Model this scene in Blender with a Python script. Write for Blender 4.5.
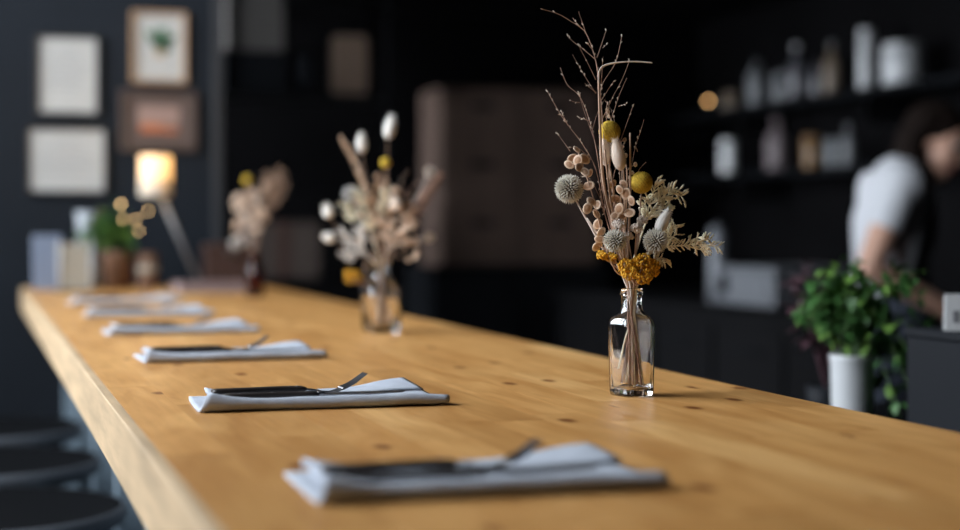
import bpy, bmesh, math, random
import numpy as np
from mathutils import Vector, Matrix, noise

for o in list(bpy.data.objects):
    bpy.data.objects.remove(o)
SC = bpy.context.scene
COL = SC.collection
random.seed(7)
rnd = random.uniform
V = Vector

# ------------------------------------------------------------------ camera
TOP = 1.05                       # height of the bar table top
CAMH = 0.20                      # lens above the table top
FPX = 1600.0                     # focal length in pixels of a 960 px frame
HOR = 223.0                      # horizon row
TH = math.atan(508 / FPX)        # yaw away from the table's long axis
SN, CS = math.sin(TH), math.cos(TH)
CAMZ = TOP + CAMH
FWD = V((SN, CS, 0)); RGT = V((CS, -SN, 0)); UP = V((0, 0, 1))
cam_d = bpy.data.cameras.new('camera'); cam = bpy.data.objects.new('camera', cam_d); COL.objects.link(cam)
cam.location = (0, 0, CAMZ); cam.rotation_euler = (math.pi / 2, 0, -TH)
cam_d.sensor_width = 36; cam_d.lens = 36 * FPX / 960; cam_d.shift_y = -(265 - HOR) / 960
cam_d.clip_start = 0.02
cam_d.dof.use_dof = True; cam_d.dof.focus_distance = 1.82; cam_d.dof.aperture_fstop = 2.1
SC.camera = cam

# ------------------------------------------------------------------ world, daylight, exposure
world = bpy.data.worlds.new('overcast_sky'); SC.world = world; world.use_nodes = True
bg = world.node_tree.nodes['Background']
bg.inputs['Color'].default_value = (0.87, 0.93, 1.0, 1); bg.inputs['Strength'].default_value = 16.0
SC.view_settings.view_transform = 'Standard'; SC.view_settings.look = 'None'
SC.view_settings.exposure = 0.0; SC.view_settings.gamma = 1.0; SC.view_settings.use_curve_mapping = False
WIN = [(1.3, 2.95), (3.15, 5.1)]      # window openings along the left wall
WZ0, WZ1 = 1.6, 3.8
XL = -1.7                              # left wall
for i, (a, b) in enumerate(WIN):
    ld = bpy.data.lights.new('window_daylight', 'AREA'); ld.shape = 'RECTANGLE'
    ld.size = WZ1 - WZ0; ld.size_y = b - a; ld.cycles.is_portal = True
    lo = bpy.data.objects.new('window_daylight', ld); COL.objects.link(lo)
    lo.location = (XL - 0.1, (a + b) / 2, (WZ0 + WZ1) / 2); lo.rotation_euler = (0, -math.pi / 2, 0)

def at(px, py, d):               # a point at camera depth d metres
    return V((0, 0, CAMZ)) + FWD * d + RGT * ((px - 480) / FPX * d) + UP * ((HOR - py) / FPX * d)
def on(px, py, z=TOP):           # a point on the horizontal plane z
    return at(px, py, FPX * (CAMZ - z) / (py - HOR))

# ------------------------------------------------------------------ helpers
def tag(o, label=None, cat=None, group=None, kind=None):
    if label: o['label'] = label
    if cat: o['category'] = cat
    if group: o['group'] = group
    if kind: o['kind'] = kind
    return o
def empty(name, loc, rz=0, label=None, cat=None, group=None):
    o = bpy.data.objects.new(name, None); COL.objects.link(o)
    o.empty_display_size = 0.05; o.location = loc; o.rotation_euler = (0, 0, rz)
    return tag(o, label, cat, group)
def link(name, me, parent=None, loc=(0, 0, 0), rot=None):
    o = bpy.data.objects.new(name, me); COL.objects.link(o); o.parent = parent; o.location = loc
    if rot is not None: o.rotation_euler = rot
    return o

class MB:
    def __init__(s): s.v = []; s.f = []; s.m = []
    def add(s, vs, fs, mi=0):
        b = len(s.v); s.v += [tuple(p) for p in vs]
        for f in fs: s.f.append(tuple(b + i for i in f)); s.m.append(mi)
        return s
    def box(s, a, b, mi=0, mat=None, ch=0.0):
        x0, y0, z0 = a; x1, y1, z1 = b
        bm = bmesh.new(); bmesh.ops.create_cube(bm, size=1)
        for v in bm.verts:
            v.co = V((x0 + (v.co.x + .5) * (x1 - x0), y0 + (v.co.y + .5) * (y1 - y0), z0 + (v.co.z + .5) * (z1 - z0)))
        if ch > 0: bmesh.ops.bevel(bm, geom=bm.edges[:], offset=ch, segments=2 if ch > .004 else 1, affect='EDGES', profile=.5)
        return s.frombm(bm, mi, mat)
    def frombm(s, bm, mi=0, mat=None):
        bm.verts.index_update()
        vs = [(mat @ v.co) if mat else v.co.copy() for v in bm.verts]
        fs = [[v.index for v in f.verts] for f in bm.faces]
        bm.free(); return s.add(vs, fs, mi)
    def tube(s, pts, r, n=6, mi=0, cap=True, flat=1.0):
        pts = [V(p) for p in pts]; k = len(pts)
        rs = r if isinstance(r, (list, tuple)) else [r] * k
        t = (pts[1] - pts[0]).normalized()
        u = t.orthogonal().normalized(); vs = []; fs = []
        for i, p in enumerate(pts):
            t = (pts[min(i + 1, k - 1)] - pts[max(i - 1, 0)])
            t = t.normalized() if t.length > 1e-9 else V((0, 0, 1))
            u = (u - t * u.dot(t)); u = u.normalized() if u.length > 1e-6 else t.orthogonal().normalized()
            w = t.cross(u)
            for j in range(n):
                a = 2 * math.pi * j / n
                vs.append(p + u * (math.cos(a) * rs[i]) + w * (math.sin(a) * rs[i] * flat))
        for i in range(k - 1):
            for j in range(n):
                j2 = (j + 1) % n
                fs.append((i * n + j, i * n + j2, (i + 1) * n + j2, (i + 1) * n + j))
        if cap:
            fs.append(tuple(reversed(range(n)))); fs.append(tuple((k - 1) * n + j for j in range(n)))
        return s.add(vs, fs, mi)
    def ell(s, c, ax, n=10, m=6, mi=0):
        c = V(c); ax = [V(a) for a in ax]; vs = [c - ax[2]]; fs = []
        for i in range(1, m):
            ph = -math.pi / 2 + math.pi * i / m
            for j in range(n):
                a = 2 * math.pi * j / n
                vs.append(c + ax[0] * (math.cos(ph) * math.cos(a)) + ax[1] * (math.cos(ph) * math.sin(a)) + ax[2] * math.sin(ph))
        vs.append(c + ax[2]); L = len(vs) - 1
        for j in range(n):
            fs.append((0, 1 + (j + 1) % n, 1 + j)); fs.append((L, L - n + j, L - n + (j + 1) % n))
        for i in range(m - 2):
            for j in range(n):
                j2 = (j + 1) % n
                fs.append((1 + i * n + j, 1 + i * n + j2, 1 + (i + 1) * n + j2, 1 + (i + 1) * n + j))
        return s.add(vs, fs, mi)
    def ball(s, c, r, n=10, m=6, mi=0): return s.ell(c, (V((r, 0, 0)), V((0, r, 0)), V((0, 0, r))), n, m, mi)
    def lathe(s, prof, n=32, c=(0, 0, 0), mi=0, cap=True):
        # prof: (z, r) or (z, r, exponent); exponent 2 round, higher squarer
        c = V(c); vs = []; fs = []
        for p in prof:
            z, r = p[0], p[1]; e = p[2] if len(p) > 2 else 2
            for j in range(n):
                a = 2 * math.pi * j / n; ca, sa = math.cos(a), math.sin(a)
                q = (abs(ca) ** e + abs(sa) ** e) ** (-1.0 / e)
                vs.append(c + V((r * q * ca, r * q * sa, z)))
        for i in range(len(prof) - 1):
            for j in range(n):
                j2 = (j + 1) % n
                fs.append((i * n + j, i * n + j2, (i + 1) * n + j2, (i + 1) * n + j))
        if cap and prof[0][1] > 0: fs.append(tuple(reversed(range(n))))
        if cap and prof[-1][1] > 0: fs.append(tuple((len(prof) - 1) * n + j for j in range(n)))
        return s.add(vs, fs, mi)
    def mesh(s, name, mats, smooth=True, merge=False):
        me = bpy.data.meshes.new(name); me.from_pydata(s.v, [], s.f)
        mats = mats if isinstance(mats, (list, tuple)) else [mats]
        for m in mats: me.materials.append(m)
        me.polygons.foreach_set('material_index', s.m)
        me.polygons.foreach_set('use_smooth', [smooth] * len(s.f))
        if merge:
            bm = bmesh.new(); bm.from_mesh(me); bmesh.ops.remove_doubles(bm, verts=bm.verts, dist=1e-6)
            bmesh.ops.recalc_face_normals(bm, faces=bm.faces); bm.to_mesh(me); bm.free()
        me.update(); return me
    def build(s, name, mats, parent=None, loc=(0, 0, 0), rot=None, smooth=True, merge=False):
        return link(name, s.mesh(name, mats, smooth, merge), parent, loc, rot)

def sharp(o, ang=35):
    me = o.data
    try: me.set_sharp_from_angle(angle=math.radians(ang))
    except Exception: pass
    return o
def crom(pts, k=5):                   # smooth curve through points
    pts = [V(p) for p in pts]
    if len(pts) < 3: return [pts[0].lerp(pts[-1], i / k) for i in range(k + 1)]
    out = []
    for i in range(len(pts) - 1):
        p0 = pts[max(i - 1, 0)]; p1 = pts[i]; p2 = pts[i + 1]; p3 = pts[min(i + 2, len(pts) - 1)]
        for j in range(k):
            t = j / k
            out.append(.5 * ((2 * p1) + (p2 - p0) * t + (2 * p0 - 5 * p1 + 4 * p2 - p3) * t * t + (3 * p1 - p0 - 3 * p2 + p3) * t ** 3))
    out.append(pts[-1]); return out
def taper(n, a, b): return [a + (b - a) * i / (n - 1) for i in range(n)]
def fib(n):
    g = math.pi * (3 - math.sqrt(5)); out = []
    for i in range(n):
        z = 1 - 2 * (i + .5) / n; r = math.sqrt(1 - z * z)
        out.append(V((r * math.cos(g * i), r * math.sin(g * i), z)))
    return out

# ------------------------------------------------------------------ materials
def mat(name, col, rough=.5, metal=0.0, vary=0.0, vscale=20, bump=0.0, bscale=200, stretch=None, **kw):
    m = bpy.data.materials.new(name); m.use_nodes = True
    nt = m.node_tree; b = nt.nodes['Principled BSDF']
    b.inputs['Base Color'].default_value = (*col, 1); b.inputs['Roughness'].default_value = rough
    b.inputs['Metallic'].default_value = metal
    for k, v in kw.items(): b.inputs[k].default_value = v
    if vary or bump:
        tc = nt.nodes.new('ShaderNodeTexCoord'); mp = nt.nodes.new('ShaderNodeMapping')
        nt.links.new(tc.outputs['Object'], mp.inputs['Vector'])
        if stretch: mp.inputs['Scale'].default_value = stretch
    if vary:
        n = nt.nodes.new('ShaderNodeTexNoise'); n.inputs['Scale'].default_value = vscale; n.inputs['Detail'].default_value = 4
        nt.links.new(mp.outputs[0], n.inputs['Vector'])
        r = nt.nodes.new('ShaderNodeValToRGB'); nt.links.new(n.outputs['Fac'], r.inputs['Fac'])
        r.color_ramp.elements[0].position = .3; r.color_ramp.elements[1].position = .7
        r.color_ramp.elements[0].color = (*[c * (1 - vary) for c in col], 1)
        r.color_ramp.elements[1].color = (*[min(1, c * (1 + vary)) for c in col], 1)
        nt.links.new(r.outputs['Color'], b.inputs['Base Color'])
    if bump:
        n2 = nt.nodes.new('ShaderNodeTexNoise'); n2.inputs['Scale'].default_value = bscale; n2.inputs['Detail'].default_value = 3
        nt.links.new(mp.outputs[0], n2.inputs['Vector'])
        bp = nt.nodes.new('ShaderNodeBump'); bp.inputs['Strength'].default_value = bump; bp.inputs['Distance'].default_value = .002
        nt.links.new(n2.outputs['Fac'], bp.inputs['Height']); nt.links.new(bp.outputs['Normal'], b.inputs['Normal'])
    return m
def glow(name, col, strength):
    m = bpy.data.materials.new(name); m.use_nodes = True; nt = m.node_tree
    b = nt.nodes['Principled BSDF']; b.inputs['Base Color'].default_value = (*col, 1)
    b.inputs['Emission Color'].default_value = (*col, 1); b.inputs['Emission Strength'].default_value = strength
    return m
def glass(name, col=(1, 1, 1), rough=0.0):
    return mat(name, col, rough, **{'Transmission Weight': 1.0, 'IOR': 1.48})

def wood_staves():
    m = bpy.data.materials.new('oiled_butcher_block'); m.use_nodes = True; nt = m.node_tree; N = nt.nodes; L = nt.links
    b = N['Principled BSDF']; b.inputs['Roughness'].default_value = .42
    b.inputs['Specular IOR Level'].default_value = .35
    oi = N.new('ShaderNodeObjectInfo'); tc = N.new('ShaderNodeTexCoord')
    off = N.new('ShaderNodeVectorMath'); off.operation = 'SCALE'; off.inputs[0].default_value = (37, 91, 53); L.new(oi.outputs['Random'], off.inputs['Scale'])
    add = N.new('ShaderNodeVectorMath'); L.new(tc.outputs['Object'], add.inputs[0]); L.new(off.outputs[0], add.inputs[1])
    def noise_(scale, sc, detail=4, dist=0):
        mp = N.new('ShaderNodeMapping'); mp.inputs['Scale'].default_value = scale; L.new(add.outputs[0], mp.inputs['Vector'])
        n = N.new('ShaderNodeTexNoise'); n.inputs['Scale'].default_value = sc; n.inputs['Detail'].default_value = detail; n.inputs['Distortion'].default_value = dist
        L.new(mp.outputs[0], n.inputs['Vector']); return n
    ramp = N.new('ShaderNodeValToRGB'); L.new(oi.outputs['Random'], ramp.inputs['Fac'])
    e = ramp.color_ramp.elements
    e[0].position = 0; e[0].color = (.56, .295, .098, 1); e[1].position = 1; e[1].color = (.75, .445, .175, 1)
    x = e.new(.35); x.color = (.69, .38, .136, 1); x = e.new(.7); x.color = (.63, .335, .113, 1)
    def mul(a, fac_node, lo, hi, p0=.3, p1=.7):
        r = N.new('ShaderNodeValToRGB'); L.new(fac_node, r.inputs['Fac'])
        r.color_ramp.elements[0].position = p0; r.color_ramp.elements[1].position = p1
        r.color_ramp.elements[0].color = lo; r.color_ramp.elements[1].color = hi
        mx = N.new('ShaderNodeMix'); mx.data_type = 'RGBA'; mx.blend_type = 'MULTIPLY'; mx.inputs['Factor'].default_value = 1
        L.new(a, mx.inputs['A']); L.new(r.outputs['Color'], mx.inputs['B']); return mx.outputs['Result']
    g1 = noise_((1, .06, 1), 130, 3); g2 = noise_((1, .18, 1), 22, 3, 1.2)
    c = mul(ramp.outputs['Color'], g1.outputs['Fac'], (.90, .87, .82, 1), (1.03, 1.03, 1.03, 1))
    c = mul(c, g2.outputs['Fac'], (.76, .66, .54, 1), (1.04, 1.05, 1.06, 1))
    mp = N.new('ShaderNodeMapping'); mp.inputs['Scale'].default_value = (1.0, .5, 0); L.new(add.outputs[0], mp.inputs['Vector'])
    vo = N.new('ShaderNodeTexVoronoi'); vo.inputs['Scale'].default_value = 7; vo.voronoi_dimensions = '2D'; L.new(mp.outputs[0], vo.inputs['Vector'])
    c = mul(c, vo.outputs['Distance'], (.30, .17, .10, 1), (1, 1, 1, 1), .028, .075)
    L.new(c, b.inputs['Base Color'])
    bp = N.new('ShaderNodeBump'); bp.inputs['Strength'].default_value = .12; bp.inputs['Distance'].default_value = .002
    L.new(g2.outputs['Fac'], bp.inputs['Height']); L.new(bp.outputs['Normal'], b.inputs['Normal'])
    return m

M = {}
M['stave'] = wood_staves()
M['edge'] = mat('pale_edge_wood', (.50, .36, .215), .65, vary=.22, vscale=7, stretch=(8, .8, 8), bump=.1, bscale=60)
M['core'] = mat('dark_leak_blocker', (.10, .05, .02), .8)  # dark colour of the added filler that stops light leaks
M['bluegrey'] = mat('blue_grey_paint', (.17, .225, .27), .5, vary=.1, vscale=6)
M['bluedark'] = mat('slate_panel_paint', (.06, .08, .10), .6)
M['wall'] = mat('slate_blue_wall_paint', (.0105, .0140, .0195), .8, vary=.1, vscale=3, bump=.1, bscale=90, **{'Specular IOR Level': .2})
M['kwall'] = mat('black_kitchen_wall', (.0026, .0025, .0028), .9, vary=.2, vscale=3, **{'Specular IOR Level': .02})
M['ceil'] = mat('dark_ceiling_paint', (.05, .052, .056), .9)
M['floor'] = mat('dark_concrete_floor', (.02, .021, .024), .7, vary=.25, vscale=2.5, bump=.1, bscale=30)
M['trim'] = mat('grey_trim_paint', (.020, .021, .024), .7)
M['winframe'] = mat('black_window_frame', (.02, .02, .022), .4)
M['linen'] = mat('blue_grey_linen', (.46, .50, .57), .9, vary=.07, vscale=60, bump=.35, bscale=900)
M['handle'] = mat('dark_smoked_wood_handle', (.022, .017, .015), .42, vary=.3, vscale=60, stretch=(.3, 4, 4))
M['steel'] = mat('dull_dark_steel', (.30, .30, .31), .32, 1.0)
M['black'] = mat('black_plastic', (.0045, .005, .006), .9, **{'Specular IOR Level': .03})
M['rim'] = mat('painted_lit_rim', (.075, .085, .10), .45)  # lighter grey puts the lit look of the seat edge into colour
M['blackmetal'] = mat('black_metal', (.0032, .0032, .0036), .8, 0, **{'Specular IOR Level': .03})
M['glass'] = glass('clear_glass')
M['brownglass'] = glass('brown_glass', (.28, .10, .05), .02)
M['charcoal'] = mat('charcoal_box', (.009, .0105, .0135), .6, **{'Specular IOR Level': .15})
M['white'] = mat('white_paper', (.78, .79, .80), .8)
M['cream'] = mat('cream_card', (.40, .36, .29), .8)
M['ink'] = mat('grey_ink', (.25, .25, .27), .8)
M['straw'] = mat('dry_straw', (.44, .29, .20), .8, vary=.25, vscale=90, stretch=(1, 1, .2))
M['twig'] = mat('dry_twig', (.36, .22, .16), .8, vary=.3, vscale=60)
M['seed'] = mat('grass_seed', (.55, .46, .37), .8)
M['blade'] = mat('bleached_grass_blade', (.66, .58, .52), .7)
M['bill'] = mat('mustard_flower', (.58, .39, .035), .85, vary=.2, vscale=300)
M['yarrow'] = mat('golden_yarrow', (.62, .33, .018), .85, vary=.3, vscale=200)
M['thistle'] = mat('grey_thistle', (.62, .60, .53), .85)
M['thcore'] = mat('thistle_core', (.13, .12, .10), .9)
M['fluff'] = mat('cream_fluff', (.82, .71, .61), .95)
M['fluffw'] = mat('white_fluff', (.88, .86, .82), .95)
M['pod'] = mat('beige_seed_pod', (.80, .62, .47), .7)
M['podc'] = mat('tan_pod_centre', (.55, .34, .21), .75)
M['fern'] = mat('bleached_fern', (.88, .82, .62), .85)
M['statice'] = mat('faded_statice', (.66, .56, .48), .9)
M['leaf'] = mat('herb_leaf', (.05, .14, .035), .5, **{'Specular IOR Level': .4})
M['leafb'] = mat('young_herb_leaf', (.15, .29, .055), .5)
M['leafp'] = mat('purple_leaf', (.075, .035, .045), .5)
M['stemg'] = mat('green_stem', (.09, .17, .05), .6)
M['soil'] = mat('potting_soil', (.03, .022, .016), .95)
M['potw'] = mat('pale_glazed_pot', (.62, .64, .66), .35)
M['terracotta'] = mat('brown_clay_pot', (.16, .085, .05), .7, vary=.15)
M['brownwood'] = mat('brown_cupboard_wood', (.070, .047, .038), .75, vary=.2, vscale=5, stretch=(6, 6, .6), **{'Specular IOR Level': .15})
M['redbrown'] = mat('red_brown_leather', (.055, .028, .022), .5)
M['inox'] = mat('brushed_stainless', (.075, .08, .09), .5, .4)
M['skin'] = mat('skin', (.50, .29, .21), .55)
M['hair'] = mat('dark_brown_hair', (.0075, .0045, .0035), .8, vary=.3, vscale=30, stretch=(4, 4, .4), **{'Specular IOR Level': .08})
M['tee'] = mat('white_cotton', (.50, .515, .55), .9, bump=.2, bscale=60)
M['apron'] = mat('black_apron_cloth', (.012, .012, .014), .9)
M['denim'] = mat('dark_denim', (.02, .026, .04), .9)
M['eyew'] = mat('eye_white', (.42, .40, .38), .5)
M['eyed'] = mat('dark_iris', (.03, .02, .015), .2)
M['lip'] = mat('lip', (.36, .14, .12), .5)

# ------------------------------------------------------------------ the room
XR, YF, YB, YK, ZC = 4.08, -2.6, 5.6, 8.6, 4.0
def struct(name, mb, m, parent=None):
    o = mb.build(name, m, parent, smooth=False)
    if not parent: o['kind'] = 'structure'
    return o
struct('floor', MB().box((XL - .2, YF - .2, -.1), (XR + .2, YK + .2, 0)), M['floor'])
struct('ceiling', MB().box((XL - .2, YF - .2, ZC), (XR + .2, YK + .2, ZC + .1)), M['ceil'])
b = MB(); ys = [YF] + [y for w in WIN for y in w] + [YB + .15]
for i in range(0, len(ys), 2): b.box((XL - .2, ys[i], 0), (XL, ys[i + 1], ZC))
for a, c in WIN: b.box((XL - .2, a, 0), (XL, c, WZ0)); b.box((XL - .2, a, WZ1), (XL, c, ZC))
struct('wall_left', b, M['wall'])
for k, (a, c) in enumerate(WIN):
    b = MB()
    for y in (a + .025, (a + c) / 2, c - .025): b.box((XL - .16, y - .025, WZ0), (XL - .1, y + .025, WZ1))
    for z in (WZ0 + .025, WZ1 - .025): b.box((XL - .16, a, z - .025), (XL - .1, c, z + .025))
    struct('window_%d' % (k + 1), b, M['winframe'])
struct('added_light_block', MB().box((1.3, YF, 2.42), (XR, YK, ZC)), M['kwall'])      # added slab above the kitchen, blocks light from the high windows
XW = 0.80                                          # right end of the gallery wall
struct('wall_back', MB().box((XL - .2, YB, 0), (XW, YB + .15, ZC)), M['wall'])
struct('trim_1', MB().box((XW, YB - .015, 0), (XW + .035, YB + .165, ZC), ch=.005), M['trim'])
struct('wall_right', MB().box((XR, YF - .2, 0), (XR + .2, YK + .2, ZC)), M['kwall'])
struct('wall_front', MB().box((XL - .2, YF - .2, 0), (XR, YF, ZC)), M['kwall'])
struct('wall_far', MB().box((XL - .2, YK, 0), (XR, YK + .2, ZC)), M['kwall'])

# ------------------------------------------------------------------ the bar table
TX0, TX1, TY0, TY1, TT = .145, .897, -.35, 5.17, .068
table = empty('bar_table', ((TX0 + TX1) / 2, 2.4, 0), label='long bar table with oiled butcher-block top and thick pale edge', cat='table')
def tp(p): return (p[0] - table.location.x, p[1] - table.location.y, p[2])
rows = 13; EB = .012; wst = (TX1 - TX0 - EB) / rows
rr = random.Random(3)
for i in range(rows):
    y = TY0 - rr.uniform(0, .4); x0 = TX0 + EB + i * wst
    while y < TY1:
        ln = rr.uniform(.28, .85); y1 = min(y + ln, TY1); ya = max(y, TY0)
        if y1 > TY0 and y1 - ya > .02:
            if TY1 - y1 < .06: y1 = TY1
            gap = rr.choice([.0002, .0002, .0003, .0005, .0012])
            dz = rr.uniform(-.00004, .00004)
            hw, hl = wst / 2 - .00003, (y1 - ya) / 2 - gap
            MB().box((-hw, -hl, -TT / 2), (hw, hl, TT / 2), ch=.00012).build('stave', M['stave'], table,
                     tp((x0 + wst / 2, (ya + y1) / 2, TOP - TT / 2 + dz)), smooth=False)
        y = y1
MB().box((-EB / 2, -(TY1 - TY0) / 2, -TT / 2), (EB / 2, (TY1 - TY0) / 2, TT / 2), ch=.001).build('edge_board', M['edge'], table, tp((TX0 + EB / 2, (TY0 + TY1) / 2, TOP - TT / 2)), smooth=False)
MB().box((TX0 + .014, TY0 + .01, TOP - TT + .004), (TX1 - .006, TY1 - .006, TOP - .004)).build('core', M['core'], table, tp((0, 0, 0)), smooth=False)  # added dark filler inside the top, blocks light between the staves
for y in (.1, .7, 1.32, 1.96, 2.6, 3.22, 3.85, 4.46, 5.06):
    for x in (.295, .80):
        MB().box((-.026, -.026, 0), (.026, .026, TOP - TT), ch=.003).build('leg', M['bluegrey'], table, tp((x, y, 0)), smooth=False)
MB().box((.345, TY0 + .12, .1), (.365, TY1 - .13, TOP - TT - .002)).build('modesty_panel', M['bluedark'], table, tp((0, 0, 0)), smooth=False)
MB().box((.27, TY0 + .12, TOP - TT - .05), (.32, TY1 - .08, TOP - TT)).build('rail', M['bluedark'], table, tp((0, 0, 0)), smooth=False)

# ------------------------------------------------------------------ stools
stool_lab = ['black round-seated bar stool pulled under the table, third from the gallery wall',
             'black round-seated bar stool pulled under the table, second from the gallery wall',
             'black round-seated bar stool pulled under the table, first from the gallery wall']
SR = .235
def make_stool():
    s = empty('bar_stool', (0, 0, 0), cat='stool', group='black bar stools along the table')
    pr = [(.700, 0), (.700, .17), (.703, .205), (.712, .228), (.725, SR), (.736, SR), (.742, .230), (.741, .222), (.731, .19), (.724, .12), (.722, 0)]
    MB().lathe(pr, 48).build('seat', M['black'], s, merge=True)
    MB().lathe([(.716, SR + .0005), (.725, SR + .0035), (.737, SR + .0035), (.744, SR - .003), (.744, SR - .006)], 48, cap=False).build('rim', M['rim'], s)  # added band, painted lighter to read as light on the edge
    MB().lathe([(.685, .05), (.70, .06), (.702, .10)], 20).build('mount_plate', M['blackmetal'], s)
    for a in (45, 135, 225, 315):
        ca, sa = math.cos(math.radians(a)), math.sin(math.radians(a))
        MB().tube([(ca * .12, sa * .12, .70), (ca * .21, sa * .21, 0)], .012, 8).build('leg', M['blackmetal'], s)
    ring = [(.185 * math.cos(t), .185 * math.sin(t), .22) for t in np.linspace(0, 2 * math.pi, 33)]
    MB().tube(ring, .009, 8, cap=False).build('footrest', M['blackmetal'], s)
    return s
def copy_tree(o, parent=None):
    c = o.copy(); COL.objects.link(c); c.parent = parent
    for ch in list(o.children): copy_tree(ch, c)
    return c
st0 = make_stool()
for i, y in enumerate((2.97, 3.57, 4.16)):
    s = st0 if i == 0 else copy_tree(st0)
    s.location = (.03, y, 0); s.rotation_euler.z = .25 * i; s['label'] = stool_lab[i]

# ------------------------------------------------------------------ napkins and cutlery
def napkin_mesh(seed, Lx=.252):
    rr = random.Random(seed); NX = 44
    # folded profile: bottom sheet -> front spine -> middle -> back fold -> top sheet -> front roll
    prof = [(.150, .0012), (.11, .0012), (.06, .0012), (.012, .0012), (.003, .0022), (-.0015, .0065), (.002, .0118), (.010, .0125),
            (.024, .0082), (.05, .0056), (.10, .0050), (.126, .0054), (.1305, .0068), (.126, .0082), (.105, .0080), (.072, .0072)]
    pp = crom([(0, y, z) for y, z in prof], 3); K = len(pp); th = .0008
    nrm = []
    for i in range(K):
        t = (pp[min(i + 1, K - 1)] - pp[max(i - 1, 0)]).normalized(); nrm.append(V((0, -t.z, t.y)))
    vs = []; fs = []
    ph = rr.uniform(0, 20)
    for a in range(NX + 1):
        u = a / NX
        for side in (1, -1):
            for i in range(K):
                s = i / (K - 1)
                p = pp[i] + nrm[i] * th * side
                lx = -.013 * math.sin(min(1, s * 1.25) * math.pi * 1.1 + .9) * (1 if s < .75 else .4) - .004
                x0 = lx + .003 * math.sin(7 * s + ph); x1 = Lx - (.016 * max(0, min(1, pp[i].y / .13)) if s > .3 else .010) + .002 * math.sin(9 * s + ph)
                x = x0 + (x1 - x0) * u
                y, z = p.y, p.z
                e = max(0, 1 - x / .045); z *= 1 + .45 * e * e * (0.4 + s)             # the left end fans open
                y += .010 * e * e * (s - .3)
                q = max(0, (u - .62) / .38); back = max(0, min(1, (y - .045) / .085))
                if s > .3: z += .009 * q * q * (3 - 2 * q) * back                       # back right corner stands up
                y += .012 * q * back * (.5 if s > .3 else 0)
                if y < .035: z *= 1 - .1 * q * q
                z += .0016 * noise.noise(V((x * 22 + ph, y * 18, s * 2))) * min(1, s * 4)
                y += .0035 * noise.noise(V((x * 9, ph, s * 1.2)))
                vs.append((x, y, max(z, .0004)))
    W = 2 * K
    for a in range(NX):
        for i in range(K - 1):
            b0 = a * W; b1 = (a + 1) * W
            fs.append((b0 + i, b1 + i, b1 + i + 1, b0 + i + 1))
            fs.append((b0 + K + i + 1, b1 + K + i + 1, b1 + K + i, b0 + K + i))
        for i, fl in ((0, 0), (K - 1, 1)):
            q = (a * W + i, a * W + K + i, (a + 1) * W + K + i, (a + 1) * W + i); fs.append(q if not fl else q[::-1])
    for a in (0, NX):
        for i in range(K - 1):
            q = (a * W + i, a * W + i + 1, a * W + K + i + 1, a * W + K + i); fs.append(q if a == 0 else q[::-1])
    mb = MB().add(vs, fs); return mb.mesh('napkin', M['linen'])

def make_fork():
    f = empty('fork', (0, 0, 0), cat='fork', group='dark-handled forks on the napkins')
    hs = crom([(0, 0, .006), (.035, 0, .0062), (.075, 0, .0066), (.104, 0, .006)], 5)
    mb = MB()
    def bar(path, wid, thk, mb, n=10):
        vs = []; fs = []; k = len(path)
        for i, p in enumerate(path):
            w = wid[i]; t = thk[i]
            for j in range(n):
                a = 2 * math.pi * (j + .5) / n; ca, sa = math.cos(a), math.sin(a)
                q = (abs(ca) ** 4 + abs(sa) ** 4) ** -.25
                vs.append((p[0], p[1] + w * q * ca, p[2] + t * q * sa))
        for i in range(k - 1):
            for j in range(n):
                j2 = (j + 1) % n; fs.append((i * n + j, (i + 1) * n + j, (i + 1) * n + j2, i * n + j2))
        fs.append(tuple(range(n))); fs.append(tuple(reversed([(k - 1) * n + j for j in range(n)])))
        mb.add(vs, fs)
    n = len(hs)
    bar(hs, [.0095 - .003 * math.sin(math.pi * i / (n - 1)) - .002 * (i == n - 1) for i in range(n)], [.0030 - .0010 * (i == 0 or i == n - 1) for i in range(n)], mb)
    h = mb.build('handle', M['handle'], f)
    for x in (.086, .095):
        MB().lathe([(0, .0013), (.0096, .0013), (.0098, 0)], 10, (x, 0, 0)).build('rivet', M['steel'], h)
    mb = MB()
    neck = crom([(.100, 0, .006), (.112, 0, .0045), (.126, 0, .0016), (.136, 0, .0016), (.146, 0, .0054)], 4)
    n = len(neck); ww = [.0035, .0034, .0033, .0032, .0031, .003, .003, .0032, .0036, .0046, .006, .0075, .009, .0098, .0103, .0106, .0108]
    bar(neck, ww[:n], [.0013] * n, mb)
    for y in (-.0090, -.003, .003, .0090):
        t = crom([(.144, y, .0048), (.156, y * 1.02, .0100), (.166, y, .0165), (.173, y * .97, .0215)], 4)
        mb.tube(t, taper(len(t), .0016, .0007), 6)
    mb.build('fork_head', M['steel'], f)
    return f
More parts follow.
